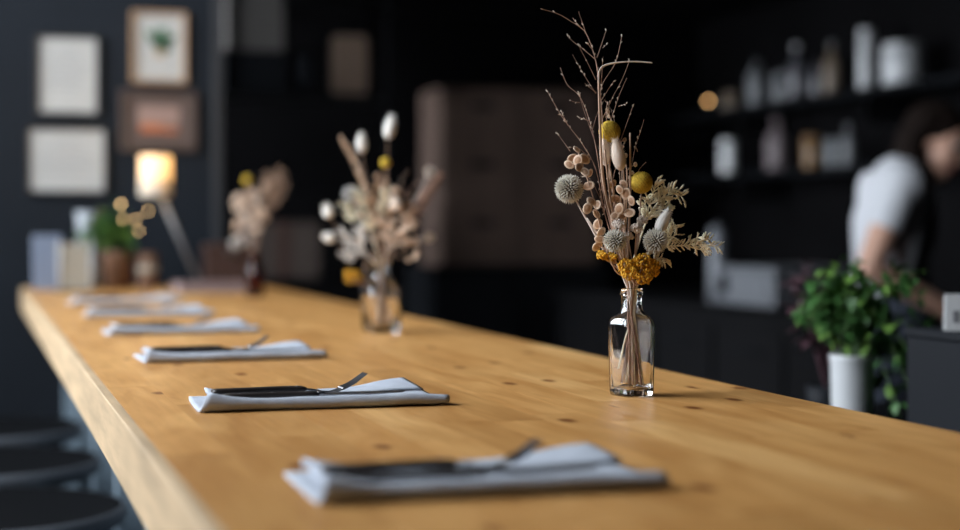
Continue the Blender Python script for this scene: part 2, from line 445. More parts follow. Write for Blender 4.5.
def make_knife():
    f = empty('knife', (0, 0, 0), cat='knife', group='dark-handled knives on the napkins')
    vs = []; fs = []; n = 10
    path = [(i / 12 * .105) for i in range(13)]
    for i, x in enumerate(path):
        w = .0075 + .0015 * math.cos(i / 12 * 2 * math.pi); t = .0032 if 0 < i < 12 else .0022
        for j in range(n):
            a = 2 * math.pi * (j + .5) / n; ca, sa = math.cos(a), math.sin(a); q = (abs(ca) ** 4 + abs(sa) ** 4) ** -.25
            vs.append((x, w * q * ca, .0046 + t * q * sa))
    for i in range(12):
        for j in range(n): j2 = (j + 1) % n; fs.append((i * n + j, (i + 1) * n + j, (i + 1) * n + j2, i * n + j2))
    fs.append(tuple(range(n))); fs.append(tuple(reversed([12 * n + j for j in range(n)])))
    h = MB().add(vs, fs).build('handle', M['handle'], f)
    for x in (.02, .055, .092):
        MB().lathe([(0, .0013), (.0080, .0013), (.0082, 0)], 10, (x, 0, 0)).build('rivet', M['steel'], h)
    MB().box((.104, -.006, .0015), (.112, .006, .0075), ch=.0012).build('bolster', M['steel'], f)
    ol = [(.111, -.006), (.14, -.0085), (.17, -.009), (.19, -.0065), (.201, -.001), (.205, .005), (.19, .0072), (.15, .0072), (.111, .006)]
    N_ = len(ol); vs = [(x, y, .0036) for x, y in ol] + [(x, y, .0052 if y > 0 else .0042) for x, y in ol]
    fs = [tuple(reversed(range(N_))), tuple(range(N_, 2 * N_))] + [(i, (i + 1) % N_, N_ + (i + 1) % N_, N_ + i) for i in range(N_)]
    MB().add(vs, fs).build('blade', M['steel'], f, smooth=False)
    return f
ordn = ['sixth', 'fifth', 'fourth', 'third', 'second', 'first']
NY = [1.11, 1.69, 2.31, 2.905, 3.47, 4.02]
fk0, kn0 = make_fork(), make_knife()
rr = random.Random(11)
for i, y in enumerate(NY):
    rz = [-.02, -.02, .015, 0, -.02, .02][i]
    nap = link('napkin', napkin_mesh(5 + i), None, (.247, y, TOP), (0, 0, rz))
    tag(nap, 'folded blue-grey linen napkin at the %s place setting from the desk lamp' % ordn[i], 'napkin', 'linen napkins along the table')
    fk = fk0 if i == 0 else copy_tree(fk0); kn = kn0 if i == 0 else copy_tree(kn0)
    fk.location = (.247 + .004, y + .070, TOP + .0090); fk.rotation_euler = (0, 0, rz + .03 + rr.uniform(-.02, .02))
    kn.location = (.247 + .010, y + .041, TOP + .0078); kn.rotation_euler = (0, 0, rz + rr.uniform(-.02, .03))
    fk['label'] = 'fork with dark handle and raised tines at the %s place setting from the desk lamp' % ordn[i]
    kn['label'] = 'knife with dark handle lying flat at the %s place setting from the desk lamp' % ordn[i]

# ------------------------------------------------------------------ dried flowers
class Bouquet:
    # turns picture offsets around a vase into metres; w is depth away from the vase axis
    def __init__(s, px, py, neck_z, neck_r, foot_r, name):
        s.px, s.py = px, py; s.o = on(px, py); s.o.z = TOP; s.d = FPX * CAMH / (py - HOR); s.k = s.d / FPX
        s.nz, s.nr, s.fr, s.name = neck_z, neck_r, foot_r, name; s.rr = random.Random(int(px))
    def p(s, x, y, w=0.0): return RGT * ((x - s.px) * s.k) + UP * ((s.py - y) * s.k) + FWD * w
    def root(s, name, label, cat, group):
        return empty(name, s.o, 0, label, cat, group)
    def foot(s, top):
        a = s.rr.uniform(0, 6.28); r = s.fr * s.rr.uniform(.1, 1); z0 = s.rr.choice([.0095, .010, .012, .018, .030])
        f = V((r * math.cos(a), r * math.sin(a), z0))
        n = V((-f.x, -f.y, 0)) * .25 + V((top.x, top.y, 0)) * .06
        if n.length > s.nr: n = n.normalized() * s.nr * s.rr.uniform(.75, 1)
        n.z = s.nz
        return [f, n]
    def stem(s, top, via=(), r=.0009, m='straw', parent=None, name='stem', k=5, r1=None):
        pts = s.foot(top) + list(via) + [top]; c = crom(pts, k)
        # keep the part inside the glass straight
        return MB().tube(c, taper(len(c), r, r1 or r * .8), 6).build(name, M[m], parent)

def billy(B, x, y, r, w, label, group, via=()):
    t = B.root('billy_button', label, 'dried flower', group); c = B.p(x, y, w); R = r * B.k
    B.stem(c - V((0, 0, R * .7)), via, .0011, 'straw', t)
    bm = bmesh.new(); bmesh.ops.create_icosphere(bm, subdivisions=5 if r > 9 else 4, radius=1)
    F = np.array([list(q) for q in fib(260)]); P = np.array([list(v.co) for v in bm.verts])
    dmin = np.arccos(np.clip((P @ F.T).max(axis=1), -1, 1)); hgt = 1 - .09 * np.clip(dmin / .11, 0, 1) ** 2
    for v, h in zip(bm.verts, hgt): v.co = c + v.co * (R * h)
    mb = MB().frombm(bm); mb.build('flower_head', M['bill'], t)
def thistle(B, x, y, r, w, label, group, via=(), n=240, m='thistle'):
    t = B.root('globe_thistle', label, 'dried flower', group); c = B.p(x, y, w); R = r * B.k
    dirn = (B.p(B.px, B.py) + V((0, 0, B.nz)) - c).normalized()
    B.stem(c + dirn * R * .6, via, .0013, 'blade', t)
    core = MB().ball(c, R * .68, 16, 10).build('flower_head', M['thcore'], t)
    mb = MB()
    for q in fib(n):
        q = (q + V((B.rr.uniform(-.05, .05), B.rr.uniform(-.05, .05), B.rr.uniform(-.05, .05)))).normalized()
        L = R * B.rr.uniform(.93, 1.05); u = q.orthogonal().normalized(); v = q.cross(u); k = R * .055
        a = c + q * R * .55; m_ = c + q * R * .84
        vs = [a + u * k * .6, a + v * k * .6, a - u * k * .6, a - v * k * .6, m_ + u * k, m_ + v * k, m_ - u * k, m_ - v * k, c + q * L]
        fs = [(i, (i + 1) % 4, 4 + (i + 1) % 4, 4 + i) for i in range(4)] + [(4 + i, 4 + (i + 1) % 4, 8) for i in range(4)]
        mb.add(vs, fs)
    o = mb.build('spikes', M[m], core, smooth=False); o['kind'] = 'stuff'
def bunny(B, x0, y0, x1, y1, r, w, label, group, m='fluffw', via=(), hairs=900):
    t = B.root('bunny_tail_grass', label, 'dried grass', group)
    a, b_ = B.p(x0, y0, w), B.p(x1, y1, w + .003); R = r * B.k
    B.stem(a, via, .0006, 'straw', t)
    ax = (b_ - a); L = ax.length; ax.normalize(); u = ax.orthogonal().normalized(); v = ax.cross(u)
    mb = MB(); pts = []; rs = []
    for i in range(13):
        s_ = i / 12; pts.append(a + ax * L * s_); rs.append(max(.0004, R * .95 * (math.sin(math.pi * min(1, s_ ** .75)) ** .6)))
    mb.tube(pts, rs, 12)
    hd = mb.build('seed_head', M[m], t)
    mb = MB()
    for i in range(hairs):
        s_ = B.rr.uniform(.03, .97); an = B.rr.uniform(0, 6.283); rad = R * .88 * (math.sin(math.pi * s_ ** .75) ** .6)
        o_ = u * math.cos(an) + v * math.sin(an); p0 = a + ax * L * s_ + o_ * rad
        p1 = p0 + (o_ * .45 + ax * .9).normalized() * R * B.rr.uniform(.4, .9); sd = ax.cross(o_) * .00018
        mb.add([p0 - sd, p0 + sd, p1], [(0, 1, 2)])
    o = mb.build('hairs', M[m], hd, smooth=False); o['kind'] = 'stuff'
def pod_mesh():
    mb = MB()
    n = 12; vs = []; fs = []
    prof = [(0, .0014), (.0024, .0012), (.0034, .0006), (.0044, .0010), (.0052, .0006), (.0055, .0)]
    for sgn in (1, -1):
        b0 = len(vs); vs.append((0, 0, sgn * prof[0][1]))
        for r, z in prof[1:]:
            for j in range(n):
                a = 2 * math.pi * j / n; vs.append((r * 1.2 * math.cos(a), r * .92 * math.sin(a), sgn * z))
        for j in range(n):
            q = (b0, b0 + 1 + j, b0 + 1 + (j + 1) % n); fs.append((q if sgn > 0 else q[::-1], 1))
        for i in range(len(prof) - 2):
            for j in range(n):
                q = (b0 + 1 + i * n + j, b0 + 1 + (i + 1) * n + j, b0 + 1 + (i + 1) * n + (j + 1) % n, b0 + 1 + i * n + (j + 1) % n)
                fs.append((q if sgn > 0 else q[::-1], 1 if i < 1 else 0))
    for f, mi in fs: pass
    mb.v = vs; mb.f = [f for f, _ in fs]; mb.m = [m_ for _, m_ in fs]
    return mb.mesh('seed_pod', [M['pod'], M['podc']])
POD = pod_mesh()
def podstem(B, pods, spine, w, label, group, sc=1.0):
    t = B.root('seed_pod_stem', label, 'dried stem', group)
    sp = [B.p(x, y, w) for x, y in spine]
    B.stem(sp[-1], sp[:-1], .0009, 'straw', t)
    cv = crom(sp, 8); mb = MB()
    for x, y in pods:
        p = B.p(x, y, w + B.rr.uniform(-.008, .008))
        near = min(cv, key=lambda q: (q - p - V((0, 0, -.006))).length)
        mb.tube([near, near.lerp(p, .5) + V((0, 0, .001)), p], .0004, 4)
        o = link('seed_pod', POD, t, p); s_ = sc * B.rr.uniform(.85, 1.15); o.scale = (s_, s_, s_)
        nn = (-FWD + V((B.rr.uniform(-.8, .8), B.rr.uniform(-.6, .6), B.rr.uniform(-.5, .5)))).normalized()
        o.rotation_euler = nn.to_track_quat('Z', 'Y').to_euler(); o.rotation_euler.rotate_axis('Z', B.rr.uniform(0, 3))
    mb.build('pod_stalks', M['straw'], t)
def yarrow(B, x, y, rx, ry, w, label, group, n=420, via=()):
    t = B.root('yarrow', label, 'dried flower', group); c = B.p(x, y, w); k = B.k
    mb = MB(); jn = c + V((0, 0, -ry * k * .9)) + RGT * (-(x - B.px) * k * .5)
    B.stem(jn, via, .0013, 'straw', t)
    hub = MB()
    lobes = [(B.rr.uniform(-.75, .75), B.rr.uniform(-.75, .75), B.rr.uniform(-.6, .6)) for _ in range(11)]
    for a, e, f in lobes:
        q = c + RGT * a * rx * k * .8 + UP * e * ry * k * .7 + FWD * f * rx * k * .6
        hub.tube(crom([jn, jn.lerp(q, .5) + V((0, 0, -.003)), q], 4), .0006, 4)
        for _ in range(n // 11):
            d_ = V((B.rr.gauss(0, 1), B.rr.gauss(0, 1), B.rr.gauss(0, 1))).normalized(); d_.z = d_.z * .8
            p = q + (RGT * d_.x * rx * .36 + UP * d_.z * ry * .42 + FWD * d_.y * rx * .36) * k
            mb.ball(p, B.rr.uniform(.0011, .0019), 6, 4)
    hub.build('branchlets', M['straw'], t)
    o = mb.build('flower_head', M['yarrow'], t)
def fern(B, spines, w, label, group, m='fern', size=1.0):
    t = B.root('bleached_fern', label, 'dried foliage', group)
    base = [B.p(x, y, w) for x, y in spines[0]]
    B.stem(base[-1], base[:-1], .0011, m, t, r1=.0006)
    mb = MB()
    for sp in spines:
        cv = crom([B.p(x, y, w + .006 * math.sin(i + x)) for i, (x, y) in enumerate(sp)], 7); mb.tube(cv, taper(len(cv), .0009, .0006), 5)
        n = len(cv); acc = 0
        for i in range(1, n):
            tg = (cv[i] - cv[i - 1]); acc += tg.length; tg.normalize()
            if i / n < .28 and len(sp) > 2: continue
            while acc > .0023:
                acc -= .0023
                sd = 1 if B.rr.random() < .5 else -1
                side = (tg.cross(FWD) * sd + FWD * B.rr.uniform(-.7, .7)).normalized()
                d_ = (tg * B.rr.uniform(.7, 1.2) + side).normalized(); L = B.rr.uniform(.007, .013) * size
                q0 = cv[i]; q1 = q0 + d_ * L
                mb.tube([q0, q0.lerp(q1, .5) + tg * .001, q1], [.0007, .0008, .0008], 4)
                for kk in (.45, .75, 1.0):
                    e = q0.lerp(q1, kk); dd = (d_ + V((B.rr.uniform(-.6, .6), B.rr.uniform(-.6, .6), B.rr.uniform(-.3, .6)))).normalized()
                    ll = B.rr.uniform(.0022, .0034) * size; o_ = dd.orthogonal().normalized() * .0011 * size; o2 = dd.cross(o_)
                    mb.ell(e + dd * ll * .6, (o_, o2, dd * ll), 5, 4)
    mb.build('foliage', M[m], t)
def grass(B, lines, w, label, group, bud=.28, r=.00042):
    t = B.root('twiggy_grass', label, 'dried grass', group)
    main = [B.p(x, y, w) for x, y in lines[0]]
    B.stem(main[-1], main[:-1], .0008, 'twig', t, r1=.00028)
    mb = MB(); sd = MB()
    for li, ln in enumerate(lines):
        ww = w + (B.rr.uniform(-.03, .03) if li else 0); n_ = len(ln)
        cv = crom([B.p(x, y, w + (ww - w) * i / max(1, n_ - 1)) for i, (x, y) in enumerate(ln)], 6)
        if li: mb.tube(cv, taper(len(cv), r, r * .5), 5)
        for i in range(2, len(cv)):
            if B.rr.random() < bud:
                tg = (cv[i] - cv[i - 1]).normalized(); o_ = tg.orthogonal().normalized(); o_.rotate(Matrix.Rotation(B.rr.uniform(0, 6.28), 3, tg))
                dd = (tg + o_ * .6).normalized(); s_ = B.rr.uniform(.0006, .0009)
                sd.ell(cv[i] + dd * .0014, (dd.orthogonal().normalized() * s_, dd.cross(dd.orthogonal().normalized()) * s_, dd * .0020), 5, 4)
    mb.build('branches', M['twig'], t)
    if sd.v: sd.build('seeds', M['seed'], t)
def plume(B, line, r, w, label, group, m='straw', n=500):
    t = B.root('grass_plume', label, 'dried grass', group); sp = [B.p(x, y, w) for x, y in line]
    B.stem(sp[0], (), .0011, 'straw', t)
    cv = crom(sp, 8); mb = MB(); K = len(cv)
    mb.tube(cv, taper(K, .0012, .0004), 5)
    for i in range(n):
        s_ = B.rr.random(); j = min(K - 2, int(s_ * (K - 1))); p0 = cv[j].lerp(cv[j + 1], B.rr.random())
        tg = (cv[j + 1] - cv[j]).normalized(); o_ = tg.orthogonal().normalized(); o_.rotate(Matrix.Rotation(B.rr.uniform(0, 6.28), 3, tg))
        L = r * B.k * (.5 + math.sin(math.pi * min(1, s_ * .9 + .1))) * B.rr.uniform(.7, 1.1)
        p1 = p0 + (tg * 1.4 + o_).normalized() * L * 1.6; sdv = tg.cross(o_) * .0007
        mb.add([p0 - sdv * .3, p0.lerp(p1, .6) - sdv, p1, p0.lerp(p1, .6) + sdv], [(0, 1, 2, 3)])
    mb.build('plume_head', M[m], t)
def fluffball(B, x, y, r, w, label, group, m='statice', n=60, via=()):
    t = B.root('statice_sprig', label, 'dried flower', group); c = B.p(x, y, w); k = r * B.k
    B.stem(c, via, .0008, 'straw', t); mb = MB()
    for q in fib(n):
        q = q * B.rr.uniform(.55, 1); q.z *= .7; mb.ball(c + q * k, k * B.rr.uniform(.16, .3), 6, 4)
    mb.build('flower_head', M[m], t)

def bottle(name, B, prof, m, label, n=48, rz=0.0):
    root = MB().lathe(prof, n).build(name, M[m], None, B.o, (0, 0, rz), merge=True)
    tag(root, label, 'bottle'); return root

G1 = 'dried flowers in the clear bottle by the second nearest napkins'
G1 = 'dried stems in the clear rectangular bottle'
B1 = Bouquet(631.5, 395.5, .122, .0062, .0165, 'one')
bottle('glass_bottle', B1, [(0.0005, 0.0000, 6), (0.0005, 0.0148, 6), (0, 0.0178, 6), (.0015, 0.0198, 6), (.006, 0.0205, 6), (.04, 0.0211, 6), (.080, 0.0218, 6), (.086, 0.0211, 5.5), (.091, 0.0187, 4.5), (.0945, 0.0150, 3), (.098, 0.0135, 2.2),
        (.101, 0.0122, 2), (.116, 0.0118, 2), (.1165, 0.0130, 2), (.118, 0.0134, 2), (.123, 0.0134, 2), (.1245, 0.0125, 2), (.1248, 0.0110, 2), (.1235, 0.0094, 2), (.118, 0.0090, 2), (.101, 0.0092, 2), (.0975, 0.0105, 2.2), (.094, 0.0124, 3), (.0905, 0.0161, 4.5),
        (.086, 0.0185, 5.5), (.080, 0.0193, 6), (.04, 0.0188, 6), (.011, 0.0178, 6), (.0085, 0.0157, 6), (.0078, 0.0087, 4), (.0075, 0.0000, 4)],
       'glass', 'clear rectangular glass bottle with round neck, holding the tall sharply twigged dried bouquet', rz=.25)
billy(B1, 610.5, 131, 11.3, .012, 'yellow billy button ball near the top of the tall bouquet', G1, [B1.p(612, 220, .01)])
billy(B1, 641.5, 182.5, 11.5, .0, 'yellow billy button ball beside the bleached fern in the tall bouquet', G1, [B1.p(638, 235, 0)])
thistle(B1, 568.5, 189, 15.5, -.01, 'large pale globe thistle leaning out beside the beige seed pods', G1, [B1.p(586, 218, -.008), B1.p(612, 265, -.004)], 300)
thistle(B1, 613, 240.5, 12.5, -.030, 'smaller grey globe thistle just above the left yarrow', G1, (), 220)
thistle(B1, 653, 241, 13.5, -.026, 'grey globe thistle in front of a white bunny tail', G1, [B1.p(640, 270, -.015)], 240)
bunny(B1, 606, 166, 604.5, 137, 5.5, .006, 'cream bunny tail tucked behind the topmost billy button', G1, 'fluff')
bunny(B1, 621, 171, 614.5, 139, 7.2, -.006, 'plump cream bunny tail hanging just under the topmost billy button', G1, 'fluff')
bunny(B1, 656, 233, 668, 210, 6.5, -.012, 'white bunny tail leaning out behind a grey thistle', G1, 'fluffw')
podstem(B1, [(576, 150), (571.5, 158.5), (583.6, 159.6), (568.5, 165), (578, 168), (583.6, 172.5), (589, 173.5), (588, 186), (590, 201.5), (596, 205), (586, 208.5), (595.5, 214), (577, 161), (597, 224), (598.5, 239), (596.5, 246), (600, 232)],
        [(614, 270), (602, 240), (594, 205), (585, 175), (577, 152)], -.018, 'stem of beige flat seed pods above the large pale thistle', G1)
podstem(B1, [(618.5, 190), (623, 184), (630, 201), (615, 199), (618, 209), (612, 184), (625, 194), (621, 217), (628, 213), (614, 216)],
        [(624, 270), (621, 235), (620, 205), (620, 184)], -.012, 'stem of beige flat seed pods in the middle of the tall bouquet', G1)
podstem(B1, [(625.5, 139), (624.5, 146), (636.5, 164), (633.5, 172), (627, 155), (608.8, 108), (610.5, 115), (609, 111)],
        [(627, 250), (628, 200), (627, 160), (612, 118)], .018, 'thin stem of tiny dried seeds rising behind the topmost billy button', G1, .42)
yarrow(B1, 637.5, 268, 22, 18, -.022, 'large golden yarrow head over the bottle neck', G1, 700)
yarrow(B1, 606, 256, 11, 8, -.014, 'small golden yarrow head under the smaller grey thistle', G1, 260)
fern(B1, [[(634, 262), (646, 225), (657, 205), (672, 194), (683, 196)], [(648, 222), (650, 205), (655, 190), (656, 182)], [(655, 208), (664, 196), (674, 189)], [(644, 230), (648, 215), (646, 200)], [(652, 214), (664, 208), (672, 203)]], .012, 'bleached cream fern spreading beside the lower billy button', G1)
fern(B1, [[(640, 262), (660, 248), (683, 245.5), (700, 244), (716.5, 247)], [(683, 245.5), (692, 240), (701, 236.5)], [(688, 246), (698, 249), (707, 250)], [(694, 243), (703, 240.5), (709, 240)]], -.004, 'bleached cream fern sprig reaching far out sideways over the table', G1, size=.7)
fern(B1, [[(640, 262), (660, 244), (670, 234), (675, 226)], [(664, 240), (672, 238), (677, 234)], [(668, 236), (668, 228)]], .004, 'short bleached fern sprig behind the thistle with the white bunny tail', G1, size=.8)
fern(B1, [[(636, 268), (652, 259), (662, 258), (669, 260.5)], [(656, 258.5), (663, 262)]], -.012, 'tiny bleached fern tip poking out beside the large yarrow head', G1, size=.6)
fluffball(B1, 617, 224, 6.5, -.020, 'faded beige statice tuft above the smaller grey thistle', G1)
fluffball(B1, 635, 228, 6.5, -.018, 'faded beige statice tuft between the two grey thistles', G1)
fluffball(B1, 642, 220, 5.5, -.004, 'faded beige statice tuft against the bleached fern', G1)
fluffball(B1, 627, 236, 5.5, -.012, 'faded beige statice tuft just above the large yarrow head', G1)
# fine twigs, traced branch by branch
grass(B1, [[(618, 250), (606, 190), (600, 110), (598.4, 72.5), (595.5, 56.6), (592, 45), (587, 33), (582, 27), (571.7, 20.4), (558, 12.5), (541, 7.8)],
           [(586.5, 32), (582, 20), (578.5, 11)], [(582, 27.5), (577, 21), (573.5, 16)], [(595.5, 58), (583, 47), (574, 40), (568.3, 33.5)],
           [(592.5, 48), (589, 44), (587, 42)], [(596.5, 79), (588, 64), (578, 47)], [(596.5, 93), (585, 75), (572.8, 54)], [(597, 92), (589, 87), (584, 84)],
           [(597.5, 57), (603, 42), (609, 25.5)], [(603.3, 47), (607.5, 43)]], .010, 'tallest twiggy dried grass, its tip arching over at the very top', G1)
grass(B1, [[(620, 250), (608, 180), (602, 110), (602, 86), (616, 62), (622, 36)], [(601.6, 100), (608, 90), (613.6, 81.5)], [(603, 118), (614, 95), (622, 80), (629.5, 61)],
           [(612, 118), (619, 96), (626.5, 78)], [(619, 106), (626, 104)], [(601.5, 84), (602, 58)]], .004, 'upright twiggy grass with branches fanning out beside the bent blade', G1)
grass(B1, [[(618, 255), (604, 200), (596, 150), (589, 120), (579.5, 97), (567, 85), (560, 68)], [(580, 98), (579, 96), (578.5, 94)], [(594, 140), (582, 108), (578, 95)], [(592, 130), (598, 112), (606, 98)],
           [(579.5, 103), (573, 103), (568, 102)], [(589, 121), (580, 118), (577, 116)]], -.006, 'twiggy grass leaning outward above the beige seed pods', G1)
grass(B1, [[(617, 258), (604, 215), (595, 170), (581.5, 144.6), (569.6, 128.8), (559.7, 115), (545.5, 90)], [(569.6, 152), (562, 141), (556, 132)], [(567, 126), (562, 118), (556, 117)], [(590, 160), (578, 150), (568, 149)],
           [(565, 122), (561, 110)], [(602, 205), (590, 180), (580, 176)]], -.016, 'lowest twiggy grass spreading out beyond the large pale thistle', G1)
grass(B1, [[(626, 250), (622, 190), (620, 150), (626, 128), (635, 103)], [(628, 190), (636, 148), (641, 132), (644.5, 119)], [(629, 200), (638, 172), (645, 162.5)], [(637, 146), (641, 150)], [(618, 130), (613, 110), (607, 99)], [(606, 200), (604, 214), (598, 190)]], .014,
      'thin twiggy grass rising behind the lower billy button', G1)
grass(B1, [[(622, 255), (614, 190), (608, 120), (609, 100)], [(612, 165), (606, 140), (604, 122)], [(614, 180), (622, 150), (628, 140)]], .022, 'straight slim twig standing behind the topmost billy button', G1)
# bent flat blade and straw reeds
t = B1.root('bent_grass', 'pale flat grass blade bent over sideways near the bouquet top', 'dried grass', G1)
pts = [B1.p(x, y, w) for x, y, w in [(615, 230, .0), (603, 180, 0), (600, 120, .0), (598.8, 80, 0)]]
B1.stem(pts[-1], pts[:-1], .0020, 'straw', t, r1=.0014)
cv = crom([B1.p(x, y, w) for x, y, w in [(598.8, 80, 0), (599.6, 71, 0), (605, 65.5, -.002), (619, 62.8, -.006), (636, 62.5, -.010), (651, 64, -.014)]], 6)
MB().tube(cv, [.0014 + .0008 * math.sin(math.pi * min(1, i / 20)) for i in range(len(cv))], 8, flat=.45).build('blade', M['blade'], t)
for lab, ln, w in [('tan straw reed standing beside the bent pale blade', [(620, 250), (610, 200), (604, 150)], -.010), ('tan straw reed standing beside the plump bunny tail', [(628, 250), (630, 190), (630, 133)], -.002),
               ('tan straw reed running up through the middle seed pods', [(624, 255), (616, 210), (610, 170)], -.008), ('tan straw reed standing behind the middle seed pods', [(625, 255), (626, 210), (624, 168)], .010)]:
    t = B1.root('straw_reed', lab, 'dried stem', G1); q = [B1.p(x, y, w) for x, y in ln]
    B1.stem(q[-1], q[:-1], .0016, 'straw', t, r1=.0011)
for i in range(5):
    t = B1.root('cut_stem', 'bare brown cut stem ending inside the clear rectangular bottle', 'dried stem', 'bare stems in the rectangular bottle')
    B1.stem(B1.p(610 + 9 * i, 262 - 6 * (i % 2), -.004 + .004 * i), (), .0013, 'twig', t)

G2 = 'dried stems in the wide clear bottle'
B2 = Bouquet(381, 332, .128, .010, .020, 'two')
bottle('glass_bottle', B2, [(.0005, 0.0000, 6), (.0005, 0.0229, 6), (0, 0.0264, 6), (.003, 0.0295, 6), (.008, 0.0304, 6), (.078, 0.0308, 6), (.086, 0.0295, 3.5), (.092, 0.0246, 2.6), (.097, 0.0205, 2), (.102, 0.0178, 2), (.124, 0.0172, 2), (.125, 0.0192, 2), (.131, 0.0192, 2), (.132, 0.0175, 2),
        (.131, 0.0148, 2), (.102, 0.0148, 2), (.096, 0.0180, 2), (.090, 0.0224, 2.6), (.084, 0.0268, 3.5), (.078, 0.0282, 6), (.012, 0.0275, 6), (.009, 0.0238, 6), (.0085, 0.0000, 6)],
       'glass', 'wide clear glass bottle holding the bouquet with an orange yarrow at its rim', rz=.12)
bunny(B2, 388, 139, 392, 115, 6, .0, 'white bunny tail standing highest in the wide bottle', G2, 'fluffw')
bunny(B2, 362, 153, 361, 133, 5.5, .0, 'cream bunny tail second highest in the wide bottle', G2, 'fluffw')
bunny(B2, 400, 211, 394, 196, 6, -.03, 'cream bunny tail in the middle of the wide bouquet', G2, 'fluff')
thistle(B2, 351, 194, 9, -.01, 'bright white globe flower in the wide bouquet', G2, (), 120, 'white')
bunny(B2, 330, 218, 326, 205, 6, .0, 'white bunny tail, outermost of the wide bouquet', G2, 'fluffw', [B2.p(350, 245)])
bunny(B2, 335, 240, 324, 235, 5.5, -.01, 'white bunny tail lying lowest in the wide bouquet', G2, 'fluffw', [B2.p(352, 255)])
thistle(B2, 430, 172, 6.5, .0, 'small pale globe flower beside the reddish plume of the wide bouquet', G2, [B2.p(405, 220)], 100, 'fluff')
thistle(B2, 430, 237, 6, -.01, 'small pale globe flower hanging low under the reddish plume', G2, [B2.p(408, 240)], 100, 'pod')
billy(B2, 386, 163, 5.5, -.01, 'small yellow billy button in the wide bouquet', G2)
yarrow(B2, 355, 276, 11, 9, -.03, 'orange yarrow head hanging at the rim of the wide bottle', G2, 200, [B2.p(366, 262, -.02)])
plume(B2, [(374, 215), (358, 168), (341, 138)], 4, -.01, 'tan grass plume leaning outward in the wide bouquet', G2, 'pod', 320)
plume(B2, [(396, 243), (418, 208), (440, 176)], 7, -.01, 'reddish brown grass plume leaning towards the dark kitchen', G2, 'twig', 420)
def spread(B, x0, x1, y0, y1, n):
    return [(B.rr.uniform(x0, x1), B.rr.uniform(y0, y1)) for _ in range(n)]
for lab, tx, ty, w in [('seed pod stem under the yellow billy button of the wide bouquet', 381, 176, -.01), ('seed pod stem beside the bright white globe of the wide bouquet', 366, 190, .01),
                       ('seed pod stem beside the middle bunny tail of the wide bouquet', 392, 186, .015), ('seed pod stem along the reddish plume of the wide bouquet', 408, 205, -.02)]:
    podstem(B2, spread(B2, tx - 10, tx + 10, ty, ty + 55, 20), [(381 + (tx - 381) * .3, 262), (381 + (tx - 381) * .7, (ty + 258) / 2), (tx, ty)], w, lab, G2, .95)
fern(B2, [[(380, 262), (372, 230), (362, 205), (358, 190)], [(370, 226), (352, 216), (345, 205)], [(372, 232), (384, 205), (386, 192)]], -.02, 'bleached cream fern low in front of the wide bouquet', G2, 'fern', 1.0)
fern(B2, [[(378, 264), (364, 252), (350, 242), (342, 232)], [(366, 254), (352, 256), (345, 252)], [(370, 258), (362, 240), (360, 228)]], -.03, 'bleached white fern above the orange yarrow', G2, 'fluffw', 1.0)
fern(B2, [[(384, 264), (392, 245), (400, 230), (412, 222)], [(388, 252), (386, 235), (390, 222)], [(394, 244), (406, 244), (414, 240)]], -.02, 'bleached beige fern below the reddish plume', G2, 'pod', 1.0)
grass(B2, [[(383, 250), (405, 200), (415, 184), (424, 180)], [(405, 200), (402, 180), (410, 170)], [(408, 196), (420, 196), (428, 190)]], 0, 'wispy twig beside the pale globe of the wide bouquet', G2)

G3 = 'dried stems in the brown bottle'
B3 = Bouquet(255, 297, .115, .008, .014, 'three')
bottle('brown_bottle', B3, [(.0005, 0), (.0005, .020), (0, .023), (.004, .025), (.074, .025), (.082, .022), (.088, .015), (.092, .0135), (.116, .013), (.117, .0145), (.121, .0145), (.122, .013), (.121, .0105), (.092, .0105), (.087, .012), (.080, .019), (.073, .0225), (.006, .0225), (.005, 0)],
       'brownglass', 'brown glass bottle of dried flowers near the far table end')
billy(B3, 248, 180, 4.5, -.01, 'small yellow billy button in the brown bottle bouquet', G3)
thistle(B3, 237.5, 243, 7, -.02, 'white globe flower drooping low beside the brown bottle', G3, [B3.p(248, 246, -.01)], 100, 'fluffw')
for lab, tx, ty, w in [('seed pod stem beside the yellow billy button of the brown bottle', 250, 188, -.01), ('seed pod stem leaning outermost over the far napkins', 240, 192, .01), ('seed pod stem in the middle of the brown bottle bouquet', 262, 186, -.02)]:
    podstem(B3, spread(B3, tx - 7, tx + 7, ty, ty + 45, 18), [(255 + (tx - 255) * .3, 248), (255 + (tx - 255) * .7, (ty + 244) / 2), (tx, ty)], w, lab, G3, 1.15)
fern(B3, [[(256, 248), (264, 215), (272, 190), (281, 172)], [(266, 208), (266, 190), (268, 175)], [(262, 222), (276, 200), (284, 184)]], 0, 'dry tan fern fanning out in the brown bottle bouquet', G3, 'straw', 1.2)
fern(B3, [[(254, 248), (248, 225), (243, 208), (240, 198)], [(252, 240), (256, 215), (256, 196)]], -.02, 'dry beige fern low in the brown bottle bouquet', G3, 'statice', 1.1)
grass(B3, [[(256, 248), (262, 205), (264, 172)], [(258, 230), (272, 195), (276, 172)], [(257, 236), (280, 195), (287, 176)], [(256, 240), (250, 200), (252, 176)]], .01, 'wispy brown twigs standing in the brown bottle', G3)

